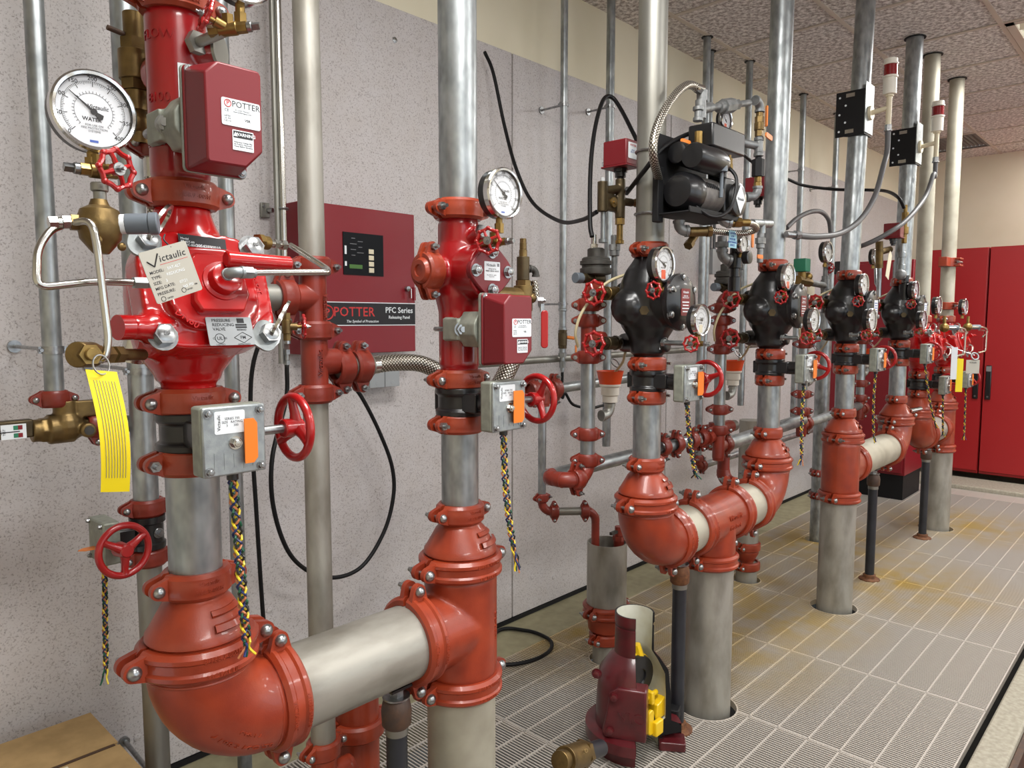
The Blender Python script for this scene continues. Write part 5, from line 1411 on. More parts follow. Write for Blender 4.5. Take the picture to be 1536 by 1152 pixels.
pipe((3.80, 1.46, .915), (4.6, 1.46, .94), D15, 'grey drain pipe between third and fourth black valves')
# cluster of orange fittings behind riser 4
for k, (a, b, c) in enumerate(((3.08, 1.62, .94), (3.20, 1.62, .94))):
    tee((a, b, c), X, -Z, D2, .06, 'orange drain tee behind the second black-valve riser, %s of two' % ('left', 'right')[k], 'orange_dark')
    coupling((a, b, c-.066), Z, X, D2, 'orange coupling under the %s drain tee behind the second riser' % ('left', 'right')[k], m='orange_dark', flip=True)
pipe((3.05, 1.62, .94), (3.3, 1.62, .94), D2*.9, 'short pipe through the two drain tees behind the second riser', 'galv_dull')
pipe((3.2, 1.62, .70), (3.2, 1.62, .88), D2*.95, 'short pipe below the right drain tee behind the second riser', 'orange_dark')
elbow((3.2, 1.62, .68), Z, -Y, D2, .06, 'orange drain elbow low behind the second riser', 'orange_dark')
# ================================================================ trim above riser 3's drain: actuator, manifold, low air switch
def actuator(i, full=True):
    x = RXS[i]-2.0
    p = Vector((x+1.955, 1.455, 1.625))
    t = thing('dry_actuator', 'dark round actuator with brown brass arm left of %s' % dn(i), 'actuator', T(p), 'dry valve actuators')
    part('body', G().lathe([(.03, -.035), (.05, -.03), (.052, -.022), (.052, -.012), (.046, -.010), (.046, -.002), (.052, 0), (.052, .012), (.046, .014), (.046, .02), (.04, .024), (.028, .026), (.028, .05), (.022, .054)], 30), 'cast_dark', t)
    part('arm', stack((.03, -.0, -.045), (-1, .1, 0), [(.05, .022, 20), (.03, .018, 6), (.012, .014, 18)]), 'bronze_dark', t)
    part('arm_cap', stack((-.062, .008, -.045), (-1, .1, 0), [(.004, .013, 16), (.028, .017, 16)]), 'grey_plastic', t)
    part('inlet', stack((-.012, 0, .05), Z, [(.016, .013, 6), (.03, .009, 12)]), 'stainless', t)
    part('union', stack((.075, -.02, .10), -Z, [(.03, .0125, 18), (.02, .019, 6), (.018, .0165, 18), (.13, .0105, 18)]), 'iron_grey', t)
    return t
actuator(3); actuator(4)
def manifold():
    p = at(912, 298, 1.42)
    t = thing('brass_manifold', 'brown brass manifold block with round plug under the red pressure switch', 'manifold', T(p))
    g = G().cyl((-.03, 0, -.045), (-.03, 0, .05), .0165, 18).cyl((-.03, 0, .02), (.045, -.02, .035), .0145, 18).cyl((.042, -.018, -.06), (.042, -.018, .065), .0165, 18).box((.004, -.008, -.015), (.06, .022, .05))
    g.cyl((.042, -.018, -.005), (.082, -.04, -.008), .013, 16)
    part('body', cast(g, .0026, 4), 'bronze_dark', t)
    part('face_plug', G().cyl((-.0, -.02, -.014), (.0, -.026, -.014), .016, 20).cyl((-.0, -.026, -.014), (0, -.029, -.014), .005, 10), 'brass', t)
    part('top_plug', stack((-.03, 0, .05), Z, [(.012, .008, 4)]), 'zinc', t)
    part('side_plug', stack((.05, -.022, .03), (.8, -.5, .1), [(.012, .008, 14), (.008, .011, 6)]), 'zinc', t)
    part('hex_nipple', stack((.042, -.018, -.058), -Z, [(.022, .0155, 6), (.05, .0105, 18), (.012, .014, 18)]), 'brass', t)
    part('hose_nut', stack((.078, -.038, -.008), (.9, -.42, .04), [(.014, .0125, 6), (.014, .015, 6), (.012, .011, 16)]), 'bronze', t)
    part('feed_tube', stack((-.024, 0, -.045), -Z, [(.085, .009, 14), (.012, .015, 16)]), 'galv', t)
    return t, p
_, mp = manifold()
def pressure_switch(p, label, s=1.0, face=True):
    t = thing('pressure_switch', label, 'pressure switch', T(p) @ Matrix.Scale(s, 4) @ R(0), 'red pressure switches')
    part('cover', cached('psw', lambda: G().box((0, 0, .045), (.07, .09, .08))), 'red_box', t, None, .004)
    part('flange', cached('pswf', lambda: G().box((0, 0, .003), (.08, .10, .006))), 'red_box', t, None, .002)
    part('base_nut', cached('pswn', lambda: stack((0, 0, 0), -Z, [(.012, .022, 8), (.016, .018, 20), (.012, .012, 16)])), 'black', t)
    if face:
        lb = part('label_plate', cached('pswl', lambda: G().prism(rrect(.052, .05, .003), 0, .0006, T(.002, -.0455, .05) @ RX90)), 'paper', t)
        text('POTTER', .009, 'ink_red', lb, T(.002, -.0464, .066) @ RX90, .01, .0001)
        text('PS10-2\nCE  UL  FM', .006, 'ink_blue', lb, T(.002, -.0464, .048) @ RX90, .01, .0001)
    return t
pressure_switch(mp+Vector((.042, -.018, .098)), 'dark red pressure switch with white label left of the tall compressor pipe', 1.0)
ph = mp+Vector((.115, -.055, -.006))
hose([ph, at(985, 292, 1.28), at(990, 278, 1.22), at(980, 235, 1.16), at(984, 195, 1.16), at(1005, 152, 1.17), at(1030, 128, 1.18), at(1050, 133, 1.18)], .0125, 'long braided hose arching from the brass manifold up over the compressor')
# ================================================================ air compressor on riser 3
x3 = RXS[3]
def compressor():
    p = Vector((x3, PY_-.12, 1.875))
    t = thing('air_compressor', 'black wall-type air compressor with grey motor strapped to the tall centre pipe', 'compressor', T(p))
    A = lambda px, py, Yp=1.13: at(px, py, Yp)-p
    part('mounting_plate', G().box((.055, .045, -.0), (.30, .008, .24)).box((-.085, .04, -.06), (.03, .02, .16)), 'black_matte', t, None, .002)
    part('base_tray', G().box((.06, -.01, -.118), (.31, .125, .006)).box((.06, -.07, -.112), (.31, .006, .018)), 'black_matte', t, None, .002)
    mo = part('motor', G().lathe([(.02, -.06), (.05, -.058), (.055, -.05), (.055, .07), (.05, .082), (.02, .086)], 32, T(.05, -.015, -.052) @ R(90, 'Y')), 'grey_motor', t)
    part('motor_end_bell', G().lathe([(.02, -.125), (.045, -.12), (.057, -.10), (.058, -.05), (.056, -.045)], 32, T(.05, -.015, -.052) @ R(90, 'Y')), 'black_cast', t)
    for k in range(7): part('motor_slot', cached('mslot', lambda: G().box((0, 0, 0), (.007, .003, .016))), 'black', mo, T(.005+.013*k, -.066, -.03) @ R(-25, 'X'))
    part('motor_cap', G().lathe([(.02, 0), (.034, .002), (.039, .012), (.039, .15), (.034, .172), (.018, .182), (1e-6, .184)], 28, T(-.06, -.055, .045) @ R(90, 'Y')), 'black_cast', t)
    part('capacitor_cover', G().lathe([(.02, 0), (.03, .004), (.034, .015), (.034, .12), (.03, .13)], 24, T(-.055, .0, .062) @ R(90, 'Y')), 'black_cast', t)
    part('pump_body', G().box((.165, -.02, -.045), (.075, .09, .11)).cyl((.165, -.02, .0), (.165, -.02, .05), .03, 20), 'black_cast', t, None, .006)
    hd = part('pump_head', G().lathe([(.05, 0), (.052, .004), (.05, .012), (.042, .015), (1e-6, .016)], 36, frame((.185, -.072, -.055), -Y)), 'black_cast', t)
    dmo = [(0, .044), (.031, 0), (0, -.044), (-.031, 0)]
    em = part('emblem', G().prism(dmo, .0162, .0172, frame((.185, -.072, -.055), -Y, X)), 'paper', hd)
    text('Victaulic', .0125, 'ink', em, frame((.185, -.0896, -.055), -Y, X), .01, .0001, shear=.2)
    sb = part('switch_box', G().box((.155, -.02, .125), (.21, .085, .072)), 'black_cast', t, None, .006)
    part('box_end', G().box((.262, -.02, .125), (.004, .078, .066)), 'black_matte', sb)
    part('intake_filter', stack((.085, -.075, .015), Z, [(.03, .017, 18), (.004, .02, 18)]).cyl((.085, -.075, -.06), (.085, -.075, .015), .0055, 12), 'grey_plastic', t)
    part('relief_cock', stack((.155, -.065, .03), Z, [(.02, .010, 8), (.018, .0085, 14), (.01, .004, 8)]), 'bronze', t)
    part('orange_lever', G().prism(rrect(.05, .016, .005), -.003, .003, T(-.0, -.0, .1) @ RX90), 'lever_orange', t)
    part('brass_fitting', stack((.04, -.02, .085), Z, [(.05, .012, 8)]), 'brass', t)
    for q in (.09, -.1): part('fixing_strap', G().torus(.0475, .004, 30, 6, T(0, .12, q)), 'zinc', t)
    part('power_cord', G().tube(spline([(.12, -.062, .05), (.13, -.1, -.0), (.10, -.105, -.08), (.05, -.1, -.118), (.0, -.085, -.125), (-.04, -.06, -.10)], 8), .0055, 8), 'rubber', t)
    part('status_lamp', G().cyl((.2, -.042, .045), (.2, -.046, .045), .007, 14), 'paper', t)
    return t
compressor()
cable([at(888, 355, 1.42), at(885, 330, 1.44), at(886, 250, 1.5), at(893, 190, 1.55), at(905, 150, 1.6), at(918, 146, 1.6), at(932, 165, 1.56), at(950, 200, 1.48), at(962, 225, 1.44), at(975, 250, 1.40)], .0075, 'black cable arching up beside the red pressure switch')
cable([at(940, 290, 1.40), at(965, 258, 1.25), at(995, 222, 1.2), at(1030, 202, 1.2), at(1062, 192, 1.17)], .0072, 'black power cable passing in front of the tall centre pipe')
cable([at(727, 78, 2.3), at(740, 110, 2.26), at(757, 190, 2.2), at(775, 255, 2.1), at(800, 305, 2.0), at(840, 332, 1.8), at(872, 330, 1.6), at(895, 318, 1.48)], .0075, 'black cable sagging across the wall right of the tall pipe')
def screwed_run(name, label, cat, p, items):
    t = thing(name, label, cat, T(p))
    for nm, g, m_ in items: part(nm, g, m_, t)
    return t
# pipe loop over the compressor
c0 = at(1052, 160, 1.18)
A = lambda px, py, Yp=1.18: at(px, py, Yp)-c0
def loop():
    g1 = stack(A(1047, 182), Z, [(.012, .0155, 18), (.02, .0115, 18), (.012, .0165, 18)])
    t = thing('pipe_loop', 'grey screwed pipe loop with union, brass valves and orange levers beside the compressor', 'pipework', T(c0))
    part('riser_nipple', g1, 'iron_grey', t)
    part('pipe_tee', G().cyl(A(1051, 178), A(1051, 150), .0165, 18).cyl(A(1051, 164), A(1066, 161), .0155, 18), 'iron_grey', t)
    part('top_elbow', G().cyl(A(1053, 152), A(1053, 136), .0165, 18).cyl(A(1053, 138), A(1044, 132), .013, 6), 'iron_grey', t)
    part('cross_pipe', G().cyl(A(1064, 162), A(1124, 154, 1.16), .0105, 16), 'iron_grey', t)
    part('union', G().cyl(A(1084, 160, 1.175), A(1098, 158, 1.172), .024, 8).cyl(A(1098, 158, 1.172), A(1106, 157, 1.17), .018, 6).cyl(A(1078, 161, 1.176), A(1084, 160, 1.175), .017, 18), 'iron_grey', t)
    e1 = A(1140, 153, 1.15)
    part('corner_elbow', bend_g(e1, (-1, .05, -.03), -Z, .0145, .034, 8), 'iron_grey', t)
    part('ball_valve', stack(e1-Z*.035, -Z, [(.014, .012, 16), (.02, .0155, 6), (.026, .017, 18), (.02, .0145, 6)]), 'bronze', t)
    part('valve_lever', G().prism(rrect(.014, .07, .005), -.002, .002, T(e1+Vector((.024, -.014, -.045))) @ RX90 @ R(50, 'Y')), 'lever_orange', t, label='orange valve lever')
    z2 = e1-Z*.118
    part('lower_tee', stack(z2, -Z, [(.012, .0165, 18), (.04, .0145, 18), (.012, .0165, 18)]).cyl(z2-Z*.03, z2-Z*.026+Vector((-.06, .045, .008)), .0135, 18), 'iron_grey', t)
    part('brass_union', stack(z2-Z*.024+Vector((-.055, .042, .006)), (-1, .75, .1), [(.016, .015, 6), (.02, .012, 16)]), 'brass', t)
    part('valve_lever', G().prism(rrect(.05, .017, .006), -.0025, .0025, T(z2+Vector((.02, -.026, .002))) @ RX90 @ R(-8)), 'lever_orange', t, label='orange valve lever')
    z3 = z2-Z*.066
    part('check_fitting', stack(z3, -Z, [(.008, .011, 16), (.058, .021, 6)]), 'black_matte', t)
    part('brass_nipple', stack(z3-Z*.066, -Z, [(.02, .012, 16), (.02, .0135, 6)]), 'brass', t)
    z4 = z3-Z*.135
    part('bottom_elbow', bend_g(z4, Z, (-1, .6, -.05), .0145, .036, 8), 'iron_grey', t)
    part('return_pipe', stack(z4+Vector((-.03, .018, -.002)), (-1, .6, -.05), [(.012, .017, 18), (.07, .0115, 18)]), 'iron_grey', t)
    return t
loop()
gauge(at(1090, 180, 1.19), 'small pressure gauge above the compressor switch box', .036, needle=140, numbers=False, words=False, sticker='orange_plastic', stem=.02)
# strainer and elbows below the compressor
c1 = at(1018, 335, 1.16)
def strainer():
    t = thing('y_strainer', 'brass y strainer and grey elbows hanging under the compressor', 'strainer', T(c1))
    A = lambda px, py, Yp=1.16: at(px, py, Yp)-c1
    part('elbow', bend_g(A(1018, 346), Z, (.75, -.66, -.02), .0155, .03, 8), 'iron_grey', t)
    part('body', stack(A(1028, 348), (.75, -.66, .03), [(.012, .0165, 6), (.055, .0145, 18), (.014, .0175, 6)]).cyl(A(1044, 350), A(1034, 366), .0125, 16).cyl(A(1036, 363), A(1032, 369), .015, 6), 'bronze', t)
    part('ball_elbow', bend_g(A(1082, 333, 1.12), Z, (.8, -.6, .0), .017, .03, 8), 'galv', t)
    part('union', stack(A(1094, 334, 1.11), (.8, -.6, .02), [(.014, .0135, 18), (.024, .0165, 6), (.03, .0115, 16)]), 'brass', t)
    part('braid_sleeve', G().tube(spline([A(1112, 335, 1.09), A(1128, 336, 1.09), A(1134, 344, 1.10), A(1110, 350, 1.14), A(1065, 346, 1.17)], 8), .0105, 12), 'braid', t)
    return t
strainer()
# ================================================================ riser 4 air trim
c2 = at(1140, 360, 1.15)
def air_trim():
    t = thing('air_trim', 'grey screwed fittings with blue tag and orange levers under the compressor loop', 'pipework', T(c2))
    A = lambda px, py, Yp=1.15: at(px, py, Yp)-c2
    part('pipe_tee', G().cyl(A(1142, 332), A(1142, 350), .014, 18).cyl(A(1128, 335), A(1155, 336), .0145, 18), 'galv', t)
    part('union', stack(A(1141, 350), -Z, [(.016, .0125, 16), (.02, .018, 6), (.016, .014, 16), (.05, .0105, 16)]), 'iron_grey', t)
    part('valve_lever', G().prism(rrect(.013, .06, .005), -.002, .002, T(A(1129, 358, 1.13)) @ RX90), 'lever_orange', t, label='orange valve lever')
    part('valve_lever', G().prism(rrect(.042, .014, .005), -.002, .002, T(A(1140, 385, 1.13)) @ RX90), 'lever_orange', t, label='orange valve lever')
    part('regulator', stack(A(1103, 372, 1.2), -Z, [(.02, .018, 16), (.05, .024, 16), (.03, .016, 12), (.05, .022, 14)]), 'black_cast', t)
    part('left_elbow', bend_g(A(1083, 388, 1.22), Z, (.8, -.5, -.2), .0175, .032, 8), 'iron_grey', t)
    part('left_union', stack(A(1083, 378, 1.22), Z, [(.016, .0165, 16), (.018, .023, 6), (.02, .0165, 16)]), 'iron_grey', t)
    tg = part('blue_tag', G().box(A(1099, 359, 1.14), (.055, .002, .056)), 'blue_tag', t, None, .0005)
    text('CAUTION\nLOW\nPRESSURE\nMAINTENANCE\nDEVICE', .0095, 'ink_blue', tg, T(A(1099, 359, 1.1385)) @ RX90, .01, .0001)
    part('mini_gauge', G().lathe([(.018, -.02), (.0215, -.018), (.0215, .002), (.018, .003), (1e-6, .003)], 26, frame(A(1124, 386, 1.12), -Y)), 'black', t)
    return t
air_trim()
gauge(at(1116, 366, 1.16), 'square-edged small pressure gauge beside the blue tag', .033, needle=120, numbers=False, words=False, stem=.012)
pressure_switch(at(1137, 297, 1.36), 'dark red pressure switch with white label behind the right end of the compressor loop', .95)
cable([at(1113, 230, 1.2), at(1125, 240, 1.2), at(1139, 252, 1.2)], .006, 'short black cable right of the compressor')
# ================================================================ more wall side pipes
def zpx(py, x, y):
    """height of the point above (x, y) that lies on image row py"""
    k = (576-py)/FPX; A_ = _cy*x+_sy*y
    return CAM_H+A_*(k*_cp-_sp)/(_cp+k*_sp)
def wall_pipe(x, y, z0, od, label, m='galv', z1=None):
    pipe((x, y, z0), (x, y, z1 or CEIL+.08), od, label, m, n=20)
    if not z1: part('ceiling_hole_ring', G().lathe([(od/2+.001, 0), (od/2+.012, 0), (od/2+.012, .003), (od/2+.001, .003)], 20), 'black_matte', CE, T(x, y, CEIL-.001))
wall_pipe(2.70, 2.2, 1.52, .0334, 'slim wall pipe with ball valve at its lower end, right of the panel seam')
standoff((2.70, 2.2, zpx(157, 2.70, 2.2)), .0334, 'upper wall clamp on the slim wall pipe right of the panel seam')
standoff((2.70, 2.2, zpx(456, 2.70, 2.2)), .0334, 'lower wall clamp on the slim wall pipe right of the panel seam')
t = thing('drop_valve', 'small dark ball valve with orange lever at the end of the slim wall pipe', 'valve', T(2.70, 2.2, 1.53))
part('union', stack((0, 0, 0), -Z, [(.03, .0185, 18), (.012, .021, 18), (.075, .0165, 18), (.014, .019, 18)]), 'galv', t)
part('valve_body', stack((0, 0, -.13), -Z, [(.014, .02, 6), (.06, .0215, 18), (.014, .02, 6)]), 'bronze_dark', t)
part('reducer', stack((0, 0, -.218), -Z, [(.02, .0165, 18), (.02, .02, 6), (.02, .013, 16), (.03, .015, 6), (.02, .010, 14)]), 'galv', t)
part('lever', G().box((.045, -.045, -.24), (.012, .004, .075)).cyl((.015, -.015, -.165), (.04, -.04, -.17), .008, 12), 'lever_orange', t, None, .001)
cable([Vector((2.70, 2.2, 1.20)), Vector((2.70, 2.2, 1.08)), at(848, 590, 2.19), at(860, 607, 2.18), at(885, 612, 2.17), at(905, 608, 2.17)], .007, 'black hose dropping from the small ball valve on the wall')
wall_pipe(3.06, 2.2, .80, D125, 'grey wall pipe with standoff left of the compressor pipe')
standoff((3.06, 2.2, zpx(160, 3.06, 2.2)), D125, 'wall clamp on the grey pipe left of the compressor pipe')
wall_pipe(3.885, 2.13, .62, D125, 'grey wall pipe right of the compressor pipe, first behind the second riser')
wall_pipe(4.10, 2.22, 1.0, D1, 'slim wall pipe just right of the first pipe behind the second riser')
wall_pipe(4.42, 2.13, .9, D125, 'grey wall pipe left of the tall second black-valve pipe')
wall_pipe(5.31, 2.15, .7, D125, 'grey wall pipe between second and third tall pipes, left one')
wall_pipe(5.97, 2.15, .7, D125, 'grey wall pipe between second and third tall pipes, right one')
for k, (xx, py, lb) in enumerate(((5.31, 255, 'left'), (5.97, 280, 'right'))):
    standoff((xx, 2.15, zpx(py, xx, 2.15)), D125, 'wall clamp on the %s pipe between second and third tall pipes' % lb)
elbow((3.885, 2.13, .58), Z, X, D125, .05, 'small orange elbow under the first wall pipe behind the second riser', 'orange_dark')
coupling((3.885, 2.13, .632), Z, X, D125, 'small orange coupling under the first wall pipe behind the second riser', m='orange_dark', flip=True)
coupling((3.94, 2.13, .58), X, Z, D125, 'small orange coupling at the start of the low wall pipe', m='orange_dark', flip=True)
pipe((3.94, 2.13, .58), (6.1, 2.13, .62), D125, 'long low horizontal pipe along the wall behind the second riser')
solo('conduit', G().cyl((0, 0, 0), (2.9, 0, .015), .017, 16), 'galv_dull', 'long horizontal conduit on the wall behind the centre risers', 'conduit', 'slim conduits', T(2.0, 2.24, 1.258))
# junction boxes and grey conduits on the wall
t = thing('junction_box', 'grey metal box on the wall behind the second black-valve riser', 'electrical box', T(at(1072, 393, 2.27)))
part('body', G().box((0, .03, 0), (.10, .08, .15)), 'grey_box', t, None, .003)
part('cover_plate', G().box((0, -.012, 0), (.105, .005, .155)), 'grey_box', t, None, .001)
for s in (-1, 1): part('connector', stack((s*.025, .02, .075), Z, [(.012, .013, 8), (.3, .010, 12)]), 'grey_conduit', t)
# drain tee behind riser 2, pipe down to the open stub
xd, yd = 2.265, 1.95
coupling((xd-.06, yd, 1.16), X, Z, D2, 'orange coupling seen through the second handwheel', m='orange_dark', flip=True)
tee((xd, yd, 1.16), X, -Z, D2, .065, 'orange tee seen behind the second handwheel', 'orange_dark')
coupling((xd+.075, yd, 1.16), X, Z, D2, 'orange coupling just right of the second handwheel', m='orange_dark')
pipe((xd+.07, yd, 1.16), (2.95, yd, 1.175), D125, 'short horizontal grey pipe right of the second handwheel')
pipe((xd, yd, .70), (xd, yd, 1.10), D1, 'slim vertical drain pipe below the second handwheel')
coupling((xd, yd, .715), Z, X, D1, 'small orange coupling at the foot of the slim drain pipe', m='orange_dark', flip=True)
e1 = Vector((xd, yd, .655)); dd = Vector((2.43, 1.80, .60))-e1; dd.normalize()
elbow(e1, Z, Vector((dd.x, dd.y, 0)).normalized(), D1, .05, 'small orange elbow at the foot of the slim drain pipe', 'orange_dark')
dh = Vector((dd.x, dd.y, 0)).normalized()
coupling(e1+dh*.052, dh, Z, D1, 'small orange coupling after the foot elbow of the slim drain', m='orange_dark', flip=True)
pipe(e1+dh*.05, e1+dh*.185, D1, 'short sloping drain pipe ending over the open stub', 'galv_dull')
coupling(e1+dh*.18, dh, Z, D1, 'small orange coupling beside the open stub pipe', m='orange_dark', flip=True)
elbow(e1+dh*.225, -dh, -Z, D1, .05, 'small orange elbow dropping into the open stub pipe', 'orange_dark')
pipe(e1+dh*.225+Vector((0, 0, -.2)), e1+dh*.225+Vector((0, 0, -.04)), D1, 'small orange pipe end inside the open stub', 'orange_dark')
# open stub on the floor
xs, ys = 2.49, 1.78
def stub(x, y, ztop, label, open_top=True):
    g = G().lathe([(.079, .24), (.084, .24), (.084, ztop), (.079, ztop), (.079, .24)], 36, caps=False)
    solo('stub_pipe', g, 'pipe_bare', label, 'pipe', None, T(x, y, 0))
stub(xs, ys, .515, 'open-topped grey stub pipe behind the cutaway valve')
coupling((xs, ys, .225), Z, X, D6, 'orange coupling under the open-topped stub pipe')
reducer((xs, ys, .224), D6, D4, .125, 'orange reducer cone between stub pipe and floor', d=-Z)
coupling((xs, ys, .102), Z, X, D4, 'orange coupling just above the floor under the stub pipe')
pipe((xs, ys, -.45), (xs, ys, .105), D4, 'grey pipe passing through the floor under the stub pipe', 'pipe_bare')
bv = thing('stub_drain_valve', 'small orange capped valve inside the open stub pipe', 'valve', T(xs+.035, ys-.035, .53))
part('body', stack((0, 0, -.1), Z, [(.09, .022, 18), (.02, .026, 6), (.04, .018, 16)]), 'orange_dark', bv)
part('lever', G().box((-.03, .0, .03), (.06, .012, .012)), 'cast_dark', bv)
x5, y5 = 3.82, 1.78
pipe((x5, y5, .19), (x5, y5, .9), D6*.7, 'grey drain pipe behind the middle manifold, above the floor couplings', 'pipe_bare')
coupling((x5, y5, .195), Z, X, D4, 'orange coupling on the drain behind the middle manifold', flip=False)
solo('pipe_reducer', G().lathe([(D4/2, .19), (D4/2*1.12, .17), (D4/2*1.1, .155), (D2/2*1.3, .11), (D2/2*1.2, .10)], 30), 'orange', 'orange reducer on the drain behind the middle manifold', 'reducer', None, T(x5, y5, 0))
coupling((x5, y5, .085), Z, X, D4, 'orange coupling at the floor behind the middle manifold')
pipe((x5, y5, -.45), (x5, y5, .10), D4, 'grey pipe through the floor behind the middle manifold', 'pipe_bare')
pipe((4.85, 1.78, -.45), (4.85, 1.78, 1.5), D3, 'grey pipe standing behind the horizontal pipe of the third manifold', 'galv')
coupling((4.85, 1.78, .30), Z, X, D3, 'dark orange coupling low behind the third manifold', m='orange_dark')
coupling((4.85, 1.78, .45), Z, X, D3, 'dark orange coupling second lowest behind the third manifold', m='orange_dark')
# black cable loop on the floor
cable([Vector((2.0, 2.05, .012)), atz(745, 948, .012), atz(790, 946, .012), atz(822, 958, .012), atz(827, 972, .012), atz(810, 986, .012), atz(780, 995, .012), atz(750, 997, .012), atz(700, 995, .012)], .0085, 'black cable loop lying on the floor grating')
# ================================================================ cutaway valve on the floor
def cutaway():
    C = Vector((2.03, 1.335, 0.0))
    t = thing('cutaway_valve', 'maroon display valve cut open to show white inside and yellow clapper', 'display valve', T(C))
    out = [(.128, .0), (.128, .028), (.098, .03), (.096, .045), (.162, .05), (.162, .085), (.128, .09), (.124, .19), (.116, .27), (.085, .315), (.066, .335), (.0645, .425), (.061, .427), (.061, .435), (.066, .437), (.066, .47)]
    inn = [(.060, .47), (.058, .34), (.078, .31), (.104, .26), (.108, .19), (.108, .1), (.085, .085), (.085, 0)]
    a0, a1 = math.radians(-52), math.radians(217)
    part('outer_body', G().lathe(out, 44, None, a0, a1), 'maroon', t)
    part('inner_lining', G().lathe([(r, z) for r, z in inn], 44, None, a0, a1), 'inner_white', t)
    part('rim', G().lathe([(.066, .47), (.060, .47)], 44, None, a0, a1), 'black', t)
    part('base_ring', G().lathe([(.085, .0), (.128, .0)], 44, None, a0, a1), 'maroon', t)
    sec = out+inn
    for a in (a0, a1):
        d = Vector((math.cos(a), math.sin(a), 0))
        g = G(); n = len(sec)
        fs = [(i, i+1, n+i+1, n+i) for i in range(0)]
        vo = [d*r+Z*z for r, z in sec]
        # section face as quads between outer and inner outline sampled by height
        def rad(pr, z):
            q = None
            for (r0, z0), (r1, z1) in zip(pr[:-1], pr[1:]):
                lo, hi = min(z0, z1), max(z0, z1)
                if lo-1e-9 <= z <= hi+1e-9:
                    u = 0 if abs(z1-z0) < 1e-9 else (z-z0)/(z1-z0)
                    rr = r0+(r1-r0)*u; q = rr if q is None else max(q, rr)
            return q or .06
        zs = [.0005+.469*i/60 for i in range(61)]
        vs = []
        for z in zs: vs += [d*rad(inn, z)+Z*z, d*rad(out, z)+Z*z]
        fs = [(2*i, 2*i+1, 2*i+3, 2*i+2) for i in range(60)]
        nn = d.cross(Z)*(.0008 if a == a0 else -.0008)
        k = len(vs); vs2 = [v+nn for v in vs]+[v-nn for v in vs]
        g.add(vs2, fs+[tuple(k+q for q in reversed(f)) for f in fs])
        part('section_face', g, 'black_matte', t)
    # side cover plate with bolts and raised letters
    hd = math.radians(206); n = Vector((math.cos(hd), math.sin(hd), 0)); F = frame(n*.118+Z*.175, n, Z.cross(n))
    pl = part('side_cover', G().prism([(-.085, -.07), (-.075, -.088), (.058, -.088), (.058, .085), (-.035, .085), (-.062, .06), (-.07, .0)], -.05, .012, F), 'maroon', t, None, .006)
    for bx, by in ((-.045, .055), (-.058, -.06), (-.11, .105)): part('cover_bolt', cached('cutbolt', lambda: hexbolt_g(.013, .012)), 'maroon', t, F @ T(bx, by, .010 if bx > -.1 else -.03))
    text('VIC', .05, 'maroon', pl, F @ T(.012, -.012, .0125), .0, .002, name='raised_lettering', shear=-.15)
    # inside works
    cd = math.radians(-98); v = Vector((math.cos(cd), math.sin(cd), 0))
    part('clapper', G().lathe([(.02, -.010), (.068, -.010), (.072, 0), (.068, .010), (.03, .012), (.028, .006), (1e-6, .006)], 32, frame(Vector((-.005, -.0, .255))+v*.02, v)), 'black', t)
    part('clapper_ring', G().torus(.072, .004, 36, 8, frame(Vector((-.005, 0, .255))+v*.012, v)), 'yellow_cast', t)
    part('hinge_arm', G().tube([(0, -.01, .36), (.01, -.015, .32), (.0, -.01, .25)], [.012, .016, .012], 8), 'yellow_cast', t)
    part('latch', G().box((.015, -.045, .185), (.018, .05, .045)).cyl((-.03, -.05, .185), (.065, -.05, .185), .009, 14), 'yellow_cast', t, None, .004)
    part('seat_block', G().prism([(-.03, -.02), (.05, -.025), (.06, .01), (.025, .045), (-.02, .03)], -.03, .03, T(.055, -.045, .125) @ R(90, 'X')), 'yellow_cast', t, None, .004)
    part('seat_link', G().prism(rrect(.03, .085, .013), -.006, .006, T(-.012, -.075, .115) @ RX90), 'yellow_cast', t, None, .003)
    part('seat_post', G().box((.018, -.085, .09), (.045, .02, .05)), 'yellow_cast', t, None, .004)
    part('diaphragm', G().lathe([(.03, .07), (.055, .085), (.075, .11), (.07, .125), (.06, .1), (.03, .085)], 28, None, math.radians(-140), math.radians(-20)), 'black_matte', t)
    part('foot_lug', G().prism(rrect(.07, .09, .01), .0, .03, T(.085, -.10, 0) @ R(35)), 'maroon', t, None, .003)
    part('foot_lug', G().prism(rrect(.06, .07, .01), .062, .098, T(.155, -.05, 0) @ R(20)), 'black_matte', t, None, .003)
    return t
cutaway()
t = thing('floor_drain_fitting', 'bronze valve on a black pipe beside the cutaway valve at the bottom edge', 'valve', T(at(888, 1126, 1.26)))
dq = at(830, 1145, 1.22)-at(900, 1122, 1.26); dq.normalize()
part('black_nipple', stack(-dq*.06, dq, [(.11, .025, 20)]), 'black_pipe', t)
part('body', stack(dq*.05, dq, [(.02, .040, 6), (.10, .036, 24), (.03, .028, 20)]), 'bronze', t)
text('NIBCO', .016, 'bronze', t, frame(dq*.115+Vector((0, -.024, .021)), (-.3, -.7, .6), -dq), .01, .001, name='raised_lettering')
